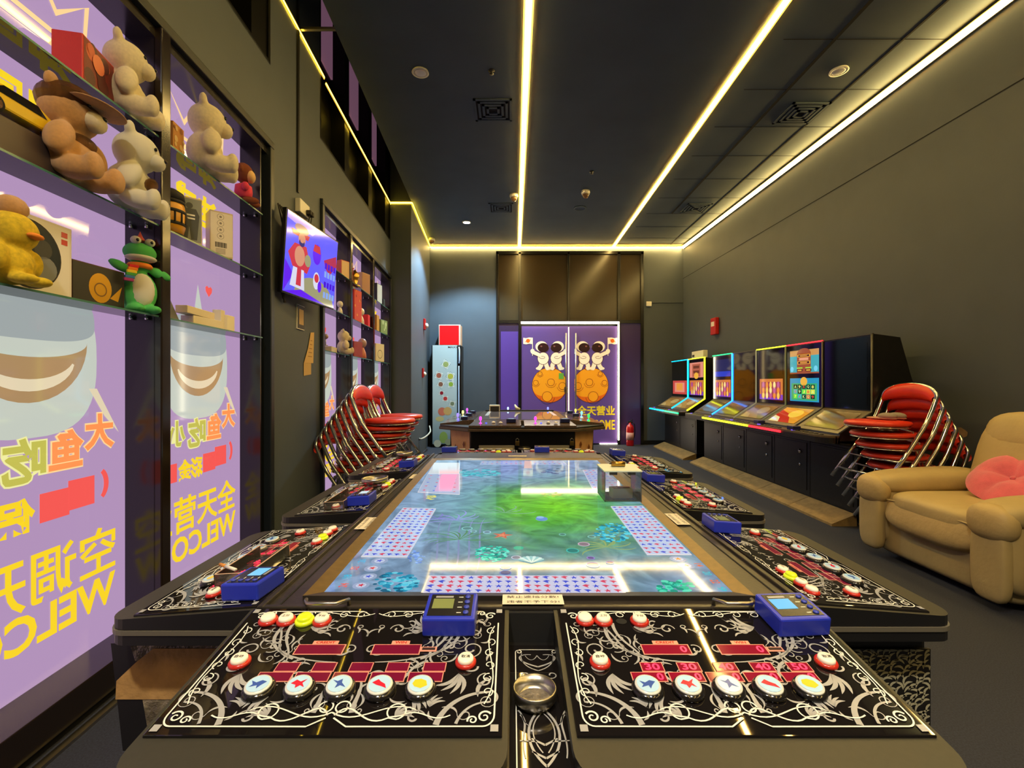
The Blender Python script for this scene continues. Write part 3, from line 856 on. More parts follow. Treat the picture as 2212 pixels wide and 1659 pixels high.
carton('black box with a gold embossed front leaning on the lowest shelf', 205, S3, (0.24, 0.05, 0.17), ((60, 26, 22), (24, 20, 18)), 0.085, R(-6), deco=gold)
def round_window(b, d, y):
    m = mat('box_window', (52, 56, 58), rough=0.08)
    b.disc((0.0, d[2] * 0.5, 0), d[2] * 0.44, M_ink, 36, TR(0, y, 0) @ FRONT)
    b.disc((0.0, d[2] * 0.5, 0), d[2] * 0.42, m, 36, TR(0, y - 0.0005, 0) @ FRONT)
    for (x, z, r, c) in ((-0.05, 0.55, 0.05, (96, 100, 104)), (0.05, 0.60, 0.035, (30, 32, 34)), (0.06, 0.35, 0.045, (110, 112, 112))):
        b.disc((x, d[2] * z, 0), r, mat('card_' + '_'.join(str(v) for v in c), c), 16, TR(0, y - 0.001, 0) @ FRONT)
    for k in range(2): b.box((d[0] * 0.40, y, d[2] * (0.88 - 0.1 * k)), (0.025, 0.001, 0.02), M_redp)
carton('white box with a big round dark window on the lowest shelf', 48, S3, (0.34, 0.06, 0.28), ((216, 206, 196), (222, 214, 204)), 0.095, 0.0, deco=round_window)
# yellow toy car on its dark box
carton('dark glossy box under the yellow toy car on the middle shelf', 18, S2, (0.30, 0.12, 0.115), ((52, 46, 44), (70, 56, 52)), 0.06, 0.0)
t = thing('toy_car', 'yellow toy car with silver wheels on the dark box', 'toy car', on(22, S2 + 0.116, 0.05), TF)
b = MB()
prof = [(-0.15, 0.022), (0.15, 0.022), (0.155, 0.05), (0.10, 0.062), (0.05, 0.10), (-0.075, 0.10), (-0.135, 0.066), (-0.155, 0.055)]
b.prism(prof, -0.052, 0.052, mat('car_yellow', (222, 186, 20), rough=0.15, coat=0.6), FRONT, 0.008); b.build('car_body', t)
b = MB(); b.prism([(0.078, 0.066), (0.045, 0.095), (-0.07, 0.095), (-0.115, 0.068)], -0.0535, 0.0535, mat('car_window', (20, 20, 24), rough=0.08), FRONT); b.build('windows', t)
for sxx in (-0.095, 0.095):
    for sy in (-1, 1):
        b = MB(); M = TR(sxx, sy * 0.046, 0.027, rx=R(90))
        b.cyl((0, 0, -0.01), 0.027, 0.02, mat('tyre', (18, 18, 18), rough=0.8), 18, M); b.cyl((0, 0, -0.0115), 0.018, 0.023, M_chrome, 14, M); b.build('wheel', t)
# second bay
carton('small brown glittering box at the near end of the second bay top shelf', 367, S1, (0.10, 0.09, 0.15), ((190, 130, 60), None), 0.06, 0.1, deco=dots([(214, 180, 120), (150, 90, 40)], 5, 10, 0.014))
t = thing('barrel_bottle', 'black and amber barrel-shaped bottle on the second bay middle shelf', 'bottle', on(368, S2, 0.05), TF)
b = MB(); b.lathe([(0.055, 0), (0.068, 0.05), (0.07, 0.11), (0.062, 0.16), (0.05, 0.18)], mat('amber_body', (214, 150, 30), rough=0.3), n=24); b.build('bottle_body', t)
b = MB()
for z, r in ((0.0, 0.058), (0.05, 0.07), (0.11, 0.072), (0.16, 0.066)): b.lathe([(r, z), (r, z + 0.014), (r - 0.006, z + 0.018)], M_ink, n=24)
b.lathe([(0.066, 0.18), (0.06, 0.215), (0.03, 0.235), (0.0, 0.238)], M_ink, n=24)
for k in range(14):
    a = k * 2 * PI / 14; b.box((0.0715 * math.cos(a), 0.0715 * math.sin(a), 0.085), (0.006, 0.006, 0.05), M_ink)
b.build('hoops', t)
def figure_print(b, d, y):
    m = mat('print_slate', (56, 60, 60), rough=0.5)
    b.face([(-0.035, 0.02, 0), (-0.008, 0.02, 0), (0, 0.09, 0), (0.008, 0.02, 0), (0.035, 0.02, 0), (0.045, 0.15, 0), (0.03, 0.185, 0), (-0.03, 0.185, 0), (-0.045, 0.15, 0)], m, TR(0, y, 0) @ FRONT)
    b.disc((0, 0.20, 0), 0.016, m, 14, TR(0, y, 0) @ FRONT)
    for z in (0.15, 0.132): b.box((0, y - 0.0008, z), (0.05, 0.001, 0.008), M_white)
carton('slim grey box with a dark standing figure printed on it, second bay', 408, S2, (0.115, 0.09, 0.245), ((206, 180, 140), (128, 132, 126)), 0.055, R(-52), deco=figure_print)
def specs_print(b, d, y):
    for z in (0.88, 0.74, 0.60, 0.46):
        b.ring((-0.005, d[2] * z, 0), 0.016, 0.018, mat('print_line', (130, 120, 110)), 18, TR(0, y, 0) @ FRONT); b.disc((-0.005, d[2] * z, 0), 0.007, mat('print_line', (130, 120, 110)), 10, TR(0, y, 0) @ FRONT)
    for k in range(12): b.box((-0.03 + k * 0.005, y, d[2] * 0.27), (0.0025 if k % 3 else 0.004, 0.001, 0.03), M_ink)
    for k in range(4): b.box((-0.005, y, d[2] * (0.18 - 0.03 * k)), (0.05, 0.001, 0.003), mat('print_line', (130, 120, 110)))
carton('tall white box with icons and a bar code on the second bay middle shelf', 475, S2, (0.12, 0.10, 0.27), ((196, 176, 144), (218, 208, 192)), 0.05, R(-48), deco=specs_print)
carton('white carton lying flat across the top of the pile, second bay lowest shelf', 425, S3 + 0.052, (0.28, 0.06, 0.04), ((226, 210, 180), None), 0.055, R(4))
carton('white carton lying flat at the bottom of the pile, second bay lowest shelf', 440, S3, (0.26, 0.07, 0.05), ((230, 216, 188), None), 0.055, R(-3))
carton('white carton standing on end behind the pile, second bay lowest shelf', 474, S3, (0.05, 0.05, 0.125), ((232, 220, 192), None), 0.07, 0.1)
carton('wide white carton standing at the far end of the second bay lowest shelf', 493, S3, (0.085, 0.04, 0.10), ((236, 224, 198), None), 0.05, 0.0)
t = carton('thin grey tablet leaning at the near end of the second bay lowest shelf', 373, S3, (0.12, 0.012, 0.16), ((150, 148, 144), (70, 72, 74)), 0.03, 0.1, name='tablet', cat='tablet', tilt=R(-22))
# far cabinet
def figurine(label, px, zs, H, c1, c2, y=0.04, name='figurine'):
    t = thing(name, label, 'figurine', on(px, zs, y), TF, sc=H)
    b = MB(); b.lathe([(0.16, 0), (0.2, 0.05), (0.17, 0.3), (0.09, 0.5), (0.06, 0.56)], mat('vinyl_' + '_'.join(map(str, c1)), c1, rough=0.35), n=20); b.build('body', t)
    b = MB(); b.ell((0, 0, 0.76), (0.23, 0.21, 0.24), mat('vinyl_' + '_'.join(map(str, c2)), c2, rough=0.35), n=18); b.build('head', t)
    return t
carton('red and cream box on the top shelf just beyond the television', 743, S1, (0.16, 0.10, 0.20), ((212, 100, 66), (226, 190, 150)), 0.05, R(-30))
figurine('white winged figurine on the middle shelf just beyond the television', 735, S2, 0.15, (226, 220, 210), (232, 226, 216))
bear('cream plush bear on the lowest shelf just beyond the television', on(742, S3, 0.0), TF + R(25), 0.27, M_cream, M_cream)
carton('white flat box under the round-headed pin on the far cabinet', 715, S3, (0.22, 0.07, 0.055), ((206, 192, 170), None), 0.04, R(4))
t = thing('ball_pin', 'grey ball on a short stem standing on the white flat box', 'ornament', on(704, S3 + 0.056, 0.04), TF)
b = MB(); b.cyl((0, 0, 0), 0.022, 0.008, M_steel, 14); b.cyl((0, 0, 0.008), 0.005, 0.06, M_steel, 8); b.build('stem', t)
b = MB(); b.ell((0, 0, 0.09), (0.026, 0.026, 0.026), mat('grey_ball', (150, 130, 126), rough=0.4), n=16); b.build('ball', t)
carton('brown paper box on the top shelf of the far cabinet middle bay', 785, S1, (0.17, 0.09, 0.26), ((190, 152, 118), (168, 116, 84)), 0.05, R(-20))
t = thing('gold_ornament', 'gold ornament beside the brown paper box on the far cabinet', 'ornament', on(766, S1, 0.05), TF)
b = MB(); b.lathe([(0.07, 0), (0.07, 0.02), (0.03, 0.04), (0.05, 0.10), (0.06, 0.15), (0.02, 0.2), (0.0, 0.21)], M_brass, n=20); b.build('ornament_body', t)
b = MB(); b.tube([(-0.06, 0, 0.14), (-0.09, 0, 0.18), (-0.04, 0, 0.22)], 0.008, M_redp); b.tube([(0.06, 0, 0.14), (0.09, 0, 0.18), (0.04, 0, 0.22)], 0.008, M_redp); b.build('ribbon', t)
carton('tall red packet with yellow lettering blocks on the far cabinet middle shelf', 768, S2, (0.20, 0.07, 0.38), ((206, 48, 20), (214, 62, 26)), 0.04, R(-10), deco=dots([(230, 150, 40), (170, 26, 16)], 8, 7, 0.02))
figurine('white vinyl figurine beside the red cube on the far cabinet', 780, S2, 0.21, (230, 222, 206), (232, 224, 208))
carton('bright red cube box on the far cabinet middle shelf', 790, S2 + 0.0, (0.10, 0.09, 0.16), ((214, 24, 20), (222, 30, 24)), 0.05, 0.0)
carton('dark red box on the lowest shelf of the far cabinet middle bay', 767, S3, (0.20, 0.09, 0.19), ((140, 32, 26), (150, 40, 34)), 0.05, R(-15))
figurine('pink-headed figurine on the lowest shelf of the far cabinet', 783, S3, 0.26, (206, 120, 96), (170, 134, 130))
carton('black and white box on the top shelf of the farthest bay', 814, S1, (0.18, 0.09, 0.28), ((40, 38, 38), (196, 196, 186)), 0.05, R(-10))
carton('small dark box on the top shelf at the pillar end', 825, S1, (0.12, 0.08, 0.12), ((34, 36, 36), (58, 62, 58)), 0.05, 0.0)
carton('green printed box on the middle shelf of the farthest bay', 824, S2, (0.24, 0.09, 0.21), ((90, 104, 50), (120, 136, 70)), 0.04, R(-12), deco=dots([(180, 190, 130), (60, 76, 40)], 4, 6, 0.03))
carton('orange printed box on the middle shelf of the farthest bay', 811, S2, (0.16, 0.08, 0.24), ((176, 120, 30), (196, 138, 44)), 0.06, 0.0)
def ringdeco(b, d, y): b.ring((0, d[2] * 0.42, 0), 0.055, 0.062, M_ink, 24, TR(0, y, 0) @ FRONT)
carton('tan box with a printed ring on the lowest shelf of the farthest bay', 816, S3, (0.22, 0.08, 0.26), ((206, 178, 120), (214, 190, 134)), 0.04, R(-20), deco=ringdeco)

# ------------------------------------------------------------------ television and small things on the left wall
pl, pr = at(614, 540, Y=3.37), at(726, 560, Y=4.20)
pl.z = pr.z = 0
d = pr - pl
az = math.atan2(d.y, d.x)
W_, H_ = d.length, 0.615
mid = (pl + pr) / 2
zc = EYE - ((542 - CY) / F * 3.37 + (593 - CY) / F * 4.20) / 2
t = thing('television', 'flat television on the left wall showing a blue picture', 'television', (mid.x, mid.y, zc), 0, rot=(R(4), 0, az))
b = MB(); b.bx(-W_ / 2, W_ / 2, 0.0, 0.035, -H_ / 2, H_ / 2, M_black, 0.006); b.bx(-W_ * 0.3, W_ * 0.3, 0.03, 0.075, -H_ * 0.42, H_ * 0.1, M_satin, 0.01); b.build('housing', t)
b = MB()
tv = lambda n, c: glow('tv_' + n, c, 1.15, rough=0.08)
w2, h2 = W_ / 2 - 0.012, H_ / 2 - 0.014
b.bx(-w2, w2, -0.002, 0.0, -h2, h2, tv('blue', (96, 92, 250)))
def tp(pts, n, c, k): b.face([(p[0] * w2, p[1] * h2, 0) for p in pts], tv(n, c), TR(0, -0.002 - 0.0004 * k, 0) @ FRONT)
def td(x, y, rx, ry, n, c, k): b.disc((x * w2, y * h2, 0), rx * w2, tv(n, c), 28, TR(0, -0.002 - 0.0004 * k, 0) @ FRONT, ry * h2)
tp([(-1, 1), (0.2, 1), (-0.1, 0.72), (-1, 0.82)], 'lilac', (178, 150, 226), 1)
b.face([(p[0], max(-h2, p[1]), 0) for p in [(0.15 * w2 + 0.8 * w2 * math.cos(a), -1.0 * h2 + 0.62 * h2 * math.sin(a)) for a in [PI * k / 20 for k in range(21)]]], tv('sand', (150, 146, 110)), TR(0, -0.0026, 0) @ FRONT)
tp([(-1, -1), (-0.7, -0.5), (-1, -0.2)], 'violet', (96, 30, 226), 2); tp([(-1, -1), (0.6, -1), (-0.4, -0.82)], 'violet', (96, 30, 226), 2)
tp([(-0.86, 0.62), (-0.2, 0.66), (-0.25, 0.52), (-0.8, 0.50)], 'red', (196, 54, 70), 3)
td(-0.5, 0.72, 0.25, 0.12, 'gold', (170, 130, 120), 4)
tp([(-0.72, 0.30), (-0.30, 0.34), (-0.12, -0.1), (-0.22, -0.35), (-0.75, -0.30), (-0.92, 0.0)], 'red', (196, 54, 70), 3)
td(-0.52, 0.02, 0.18, 0.26, 'flesh', (206, 140, 110), 5); td(-0.48, 0.48, 0.13, 0.15, 'flesh', (206, 140, 110), 5); td(-0.48, 0.38, 0.10, 0.10, 'navy', (40, 40, 110), 6); td(-0.48, 0.44, 0.07, 0.06, 'flesh', (206, 140, 110), 7)
tp([(-0.72, -0.30), (-0.34, -0.30), (-0.28, -0.82), (-0.80, -0.80)], 'pale', (206, 206, 226), 4); tp([(-0.58, -0.26), (-0.44, -0.26), (-0.42, -0.74), (-0.60, -0.74)], 'red', (196, 54, 70), 5)
td(-0.22, 0.0, 0.12, 0.16, 'sand', (150, 146, 110), 5)
td(0.12, 0.30, 0.17, 0.28, 'violet', (96, 30, 226), 4); tp([(0.0, 0.55), (0.22, 0.55), (0.26, 0.35), (-0.04, 0.35)], 'red', (196, 54, 70), 5)
tp([(0.42, 0.25), (0.96, 0.55), (1, 0.25), (0.7, -0.1), (0.5, 0.05)], 'wine', (170, 40, 80), 3)
td(0.16, -0.42, 0.13, 0.24, 'pale', (206, 206, 226), 4); td(0.16, -0.35, 0.09, 0.12, 'red', (196, 54, 70), 5); td(0.30, -0.55, 0.08, 0.16, 'violet', (96, 30, 226), 5)
for y0, c0, n0 in ((0.12, (70, 20, 200), 'indigo'), (-0.12, (130, 160, 226), 'sky'), (-0.42, (60, 30, 210), 'indigo'), (-0.72, (150, 160, 210), 'sky')):
    for k in range(4): b.box(((0.52 + 0.13 * k) * w2, -0.0042, y0 * h2), (0.09 * w2, 0.0004, 0.17 * h2), tv(n0, c0))
b.build('screen', t)
b = MB(); b.bx(-0.1, 0.1, 0.07, 0.085, -0.10, 0.10, M_satin); b.build('wall_bracket', t)
p = on(650, 0, 0.0)
def wallthing(name, label, cat, px, py, y=0.0, group=None): return thing(name, label, cat, lw(sx(px, y), y, sz(px, py, y)), TH, group)
t = wallthing('socket_box', 'cream wall socket box with black plugs above the television', 'socket', 648, 452)
b = MB(); b.bx(-0.10, 0.10, -0.045, 0.0, -0.055, 0.055, M_white, 0.006); b.build('socket_housing', t)
for x in (0.03, 0.075): b = MB(); b.bx(x - 0.018, x + 0.018, -0.085, -0.045, -0.04, 0.0, M_ink, 0.006); b.tube([(x, -0.07, -0.04), (x, -0.06, -0.10), (x - 0.02, -0.02, -0.16)], 0.005, M_ink); b.build('plug', t)
cb = MB()
for k in range(3):
    cb.tube([tuple(lw(3.42 + 0.03 * k, -0.02, 2.60)), tuple(lw(3.40 + 0.02 * k, -0.06 - 0.02 * k, 2.45)), tuple(lw(3.44, -0.04, 2.20)), tuple(lw(3.46 + 0.02 * k, -0.03, 1.95 - 0.03 * k)), tuple(lw(3.55, -0.02, 1.90))], 0.006, M_ink)
tag(cb.build('cable_bundle'), 'looped black cables behind the near edge of the television', 'cable')
t = wallthing('framed_card', 'small framed card with a plain tan centre under the television', 'framed card', 648, 686)
b = MB(); b.bx(-0.075, 0.075, -0.010, 0.0, -0.10, 0.10, M_white); b.build('frame', t)
b = MB(); b.bx(-0.068, 0.068, -0.013, -0.0095, -0.093, 0.093, mat('card_dark', (52, 46, 40), rough=0.5)); b.bx(-0.045, 0.045, -0.0145, -0.0125, -0.06, 0.065, mat('card_tan', (186, 152, 100), rough=0.6)); b.build('card', t)
b = MB(); M = FRONT
b.face([(-0.12, -0.08, 0), (0.09, -0.075, 0), (0.11, 0.20, 0), (0.03, 0.19, 0), (-0.03, 0.05, 0)], mat('torn_paper', (206, 170, 112), rough=0.9), TR(0, -0.006, 0) @ M)
b.face([(-0.12, -0.19, 0), (0.045, -0.175, 0), (0.045, -0.075, 0), (-0.12, -0.08, 0)], mat('torn_paper2', (196, 162, 106), rough=0.9), TR(0, -0.004, 0) @ M)
for k in range(5): b.box((0.03 + 0.008 * k - 0.02, -0.0075, -0.02 + 0.035 * k), (0.09 - 0.012 * k, 0.0004, 0.006), mat('faded_ink', (150, 112, 70), rough=0.9))
o = b.build('torn_notice', loc=lw(sx(655), -0.0, sz(655, 765)), rot=(0, 0, TH)); tag(o, 'torn tan paper notice taped to the wall below the framed card', 'paper')
for (px, py, s_, lab) in ((915, 700, 1.0, 'red and white alarm call point higher on the pillar side'), (912, 805, 0.85, 'red and white alarm call point lower on the pillar side')):
    Y = 1.0 / ((1 / 1.0)); # on the pillar side face
    # pillar side: x = -1.611 - 0.0535 (Y - 7.47)
    k = (px - CX) / F
    Y = (-1.611 + 0.0535 * 7.47) / (k + 0.0535)
    t = thing('alarm_call_point', lab, 'fire alarm', (k * Y, Y, EYE - (py - CY) / F * Y), R(90) + math.atan(0.0535), 'alarm call points on the pillar', sc=s_)
    b = MB(); b.bx(-0.055, 0.055, -0.04, 0.0, -0.11, 0.10, M_redp, 0.008); b.build('back_box', t)
    b = MB(); b.lathe([(0.05, 0), (0.045, 0.03), (0.02, 0.05), (0, 0.052)], M_white, (0, 0, 0), 20, TR(0.0, -0.04, -0.03, rx=R(90))); b.build('sounder', t)
# ------------------------------------------------------------------ the big fish-shooting table in front
TZ = 0.80
TCX = 0.050                                        # its centre line
M_deck = mat('table_deck', (48, 43, 38), rough=0.3, vary=(7, 0.35), bump=(90, 0.04))
M_bezel = mat('bronze_bezel', (120, 96, 56), rough=0.35, metal=0.35, vary=(40, 0.15))
M_panel = mat('panel_print_black', (22, 19, 19), rough=0.025, spec=0.6)
M_pad = mat('palm_rest', (50, 48, 39), rough=0.45, vary=(90, 0.08))
M_scr = mat('scroll_grey', (160, 160, 160), rough=0.25)
M_scw = mat('scroll_white', (226, 226, 216), rough=0.25)
M_strip = mat('edge_moulding', (104, 98, 84), rough=0.35)
M_win = mat('display_window', (96, 16, 40), rough=0.08, emit=(120, 18, 50), es=0.35)
M_wlit = mat('display_window_lit', (120, 20, 40), rough=0.08, emit=(130, 10, 36), es=0.42)
M_seg = mat('red_segments', (255, 40, 70), rough=0.2, emit=(255, 44, 80), es=2.0)
M_wfr = mat('window_outline', (226, 150, 130), rough=0.3)
M_btnw = mat('button_white', (244, 232, 206), rough=0.25, emit=(244, 232, 206), es=0.15)
M_btnr = mat('button_red_ring', (190, 40, 28), rough=0.2)
M_btny = mat('button_yellow', (206, 220, 30), rough=0.25, emit=(206, 220, 30), es=0.35)
M_btnb = mat('button_black_ring', (26, 24, 24), rough=0.12)
M_face = mat('button_sky', (170, 204, 226), rough=0.15, emit=(170, 204, 226), es=0.18)
TILT = math.atan(0.142)
PW, PD = 0.532, 0.306                             # printed panel

def scrolls(b, M):
    """white border and grey scrollwork of one control panel"""
    z1, z2 = 0.0008, 0.0014
    hw = PW / 2
    i0 = 0.013
    for sg in (-1, 1):
        X = lambda pts: [(p[0] * sg, p[1]) for p in pts]
        b.ribbon(X([(0.012, -i0 - 0.012), (0.03, -i0), (hw - 0.05, -i0)]), 0.002, 0.0026, M_scw, z2, M)
        b.ribbon(X([(hw - i0, -0.05), (hw - i0, -PD + 0.05)]), 0.0026, 0.0026, M_scw, z2, M)
        b.ribbon(X([(hw - i0, -PD + 0.05)] + [(hw - 0.03 + 0.017 * math.cos(a), -PD + 0.035 - 0.02 * math.sin(a)) for a in [R(90 * k / 6) for k in range(7)]] + [(0.03, -PD + 0.0145), (0.006, -PD + 0.03)]), 0.0026, 0.0026, M_scw, z2, M)
        for (cx, cy) in ((hw - 0.03, -0.028), (hw - 0.028, -PD + 0.032)):
            b.ribbon(X(spiral((cx, cy), 0.011, 0.002, R(30), R(500))), 0.0034, 0.002, M_scw, z2, M)
            b.ribbon(X(spiral((cx - 0.018, cy + (0.008 if cy > -0.1 else -0.006)), 0.008, 0.002, R(200), R(-260))), 0.003, 0.002, M_scw, z2, M)
            b.box((sg * (hw - 0.012), -0.012 if cy > -0.1 else -PD + 0.012, z2), (0.012, 0.012, 0.0003), M_scr, 0, M)
        # loops along the front edge
        b.ribbon(X(bez((0.005, -PD + 0.035), (0.03, -PD + 0.075), (0.05, -PD + 0.005), (0.09, -PD + 0.03)) + spiral((0.10, -PD + 0.042), 0.015, 0.014, R(-110), R(230))[2:] + bez((0.10, -PD + 0.028), (0.14, -PD + 0.06), (0.15, -PD + 0.015), (0.185, -PD + 0.035))[1:]), 0.0028, 0.0022, M_scw, z2, M)
        b.ribbon(X(bez((0.0, -PD + 0.04), (0.05, -PD + 0.01), (0.08, -PD + 0.07), (0.13, -PD + 0.045))), 0.0026, 0.002, M_scw, z2, M)
        b.ribbon(X(spiral((0.013, -PD + 0.05), 0.012, 0.009, R(0), R(360))), 0.0026, 0.0026, M_scw, z2, M)
        # loops along the back edge and the side
        for k in range(4):
            b.ribbon(X(spiral((0.03 + 0.036 * k, -0.024), 0.011, 0.004, R(160), R(-220 - 60 * (k % 2)))), 0.002, 0.0018, M_scw, z2, M)
        b.ribbon(X(bez((0.004, -0.02), (0.05, -0.05), (0.09, 0.005), (0.17, -0.024))), 0.002, 0.002, M_scw, z2, M)
        for k in range(6):
            b.ribbon(X(spiral((hw - 0.026, -0.075 - 0.03 * k), 0.010, 0.003, R(80 + 200 * (k % 2)), R(430 + 200 * (k % 2)))), 0.002, 0.0016, M_scw, z2, M)
        b.ribbon(X(bez((hw - 0.02, -0.06), (hw - 0.05, -0.12), (hw + 0.005, -0.18), (hw - 0.03, -0.25))), 0.002, 0.002, M_scw, z2, M)
        # grey vines
        b.ribbon(X(bez((0.172, -0.05), (0.20, -0.12), (0.13, -0.155), (0.035, -0.158))), 0.008, 0.002, M_scr, z1, M)
        b.ribbon(X(bez((0.160, -0.05), (0.165, -0.11), (0.12, -0.12), (0.125, -0.165))), 0.007, 0.002, M_scr, z1, M)
        b.ribbon(X(bez((0.185, -0.055), (0.15, -0.10), (0.17, -0.13), (0.115, -0.15))), 0.004, 0.004, M_scr, z1, M)
        b.ribbon(X(bez((0.13, -0.155), (0.09, -0.17), (0.11, -0.20), (0.075, -0.21))), 0.006, 0.003, M_scr, z1, M)
        b.ribbon(X(bez((0.03, -PD + 0.04), (0.025, -0.24), (0.04, -0.21), (0.012, -0.185))), 0.009, 0.002, M_scr, z1, M)
        b.ribbon(X(bez((hw - 0.02, -0.225), (0.20, -0.225), (0.17, -0.255), (0.165, -PD + 0.018))), 0.004, 0.010, M_scr, z1, M)
        b.ribbon(X(bez((hw - 0.02, -0.245), (0.215, -0.245), (0.20, -0.265), (0.195, -PD + 0.02))), 0.003, 0.005, M_scr, z1, M)
        for (cx, cy, r, a0, a1) in ((0.205, -0.125, 0.022, 250, 700), (0.165, -0.118, 0.016, 300, -100), (0.095, -0.072, 0.017, 0, 400), (0.055, -0.068, 0.015, 180, -220), (0.235, -0.20, 0.016, 90, 480), (0.02, -0.125, 0.012, 60, 420), (0.075, -0.05, 0.02, 200, 480), (0.13, -0.275, 0.016, 20, 330), (0.215, -0.165, 0.03, 120, 330)):
            b.ribbon(X(spiral((cx, cy), r, r * 0.2, R(a0), R(a1))), 0.0022, 0.004, M_scr, z1, M)
        r9 = random.Random(21)
        for k in range(26):                                   # small tendrils filling the ground
            cx, cy, r = 0.02 + 0.225 * ((k * 0.618) % 1.0), -0.035 - (PD - 0.07) * ((k * 0.37 + 0.11) % 1.0), r9.uniform(0.007, 0.014)
            a0 = R(r9.uniform(0, 360)); dr = r9.choice((-1, 1))
            b.ribbon(X(spiral((cx, cy), r, r * 0.25, a0, a0 + dr * R(r9.uniform(300, 460)), 16)), 0.0012, 0.0022, M_scr, z1 - 0.0002, M)
            e0 = (cx + r * math.cos(a0), cy + r * math.sin(a0)); an = a0 + dr * R(-70)
            b.ribbon(X(bez(e0, (e0[0] + 0.012 * math.cos(an), e0[1] + 0.012 * math.sin(an)), (e0[0] + 0.02 * math.cos(an + 0.5), e0[1] + 0.02 * math.sin(an + 0.5)), (e0[0] + 0.028 * math.cos(an + 0.9), e0[1] + 0.028 * math.sin(an + 0.9)), 8)), 0.0006, 0.0006, M_scr, z1 - 0.0002, M, mid=0.0035)
        # tulips and leaves: pointed petals
        def petal(x, y, ang, ln, wd):
            c, s = math.cos(R(ang)), math.sin(R(ang))
            pts = [(x + c * ln * t - s * ln * 0.18 * math.sin(PI * t), y + s * ln * t + c * ln * 0.18 * math.sin(PI * t)) for t in [k / 8 for k in range(9)]]
            b.ribbon(X(pts), 0.0006, 0.0006, M_scr, z1, M, mid=wd / 2)
        for (x, y, a, s_) in ((0.188, -0.185, -110, 0.045), (0.115, -0.235, -45, 0.038), (0.12, -0.062, 160, 0.045), (0.10, -0.275, 35, 0.030), (0.15, -0.255, 60, 0.026)):
            for k in (-34, -14, 8, 30): petal(x, y, a + k, s_, s_ * 0.30)
        for (x, y, a, s_) in ((0.225, -0.235, 70, 0.04), (0.24, -0.10, 200, 0.02), (0.06, -0.235, 100, 0.035), (0.07, -0.09, 30, 0.02), (0.20, -0.045, -20, 0.03), (0.04, -0.14, 150, 0.025), (0.14, -0.20, 200, 0.03), (0.235, -0.155, 60, 0.025), (0.02, -0.08, 70, 0.02), (0.16, -0.28, 120, 0.02)):
            petal(x, y, a, s_, s_ * 0.34)

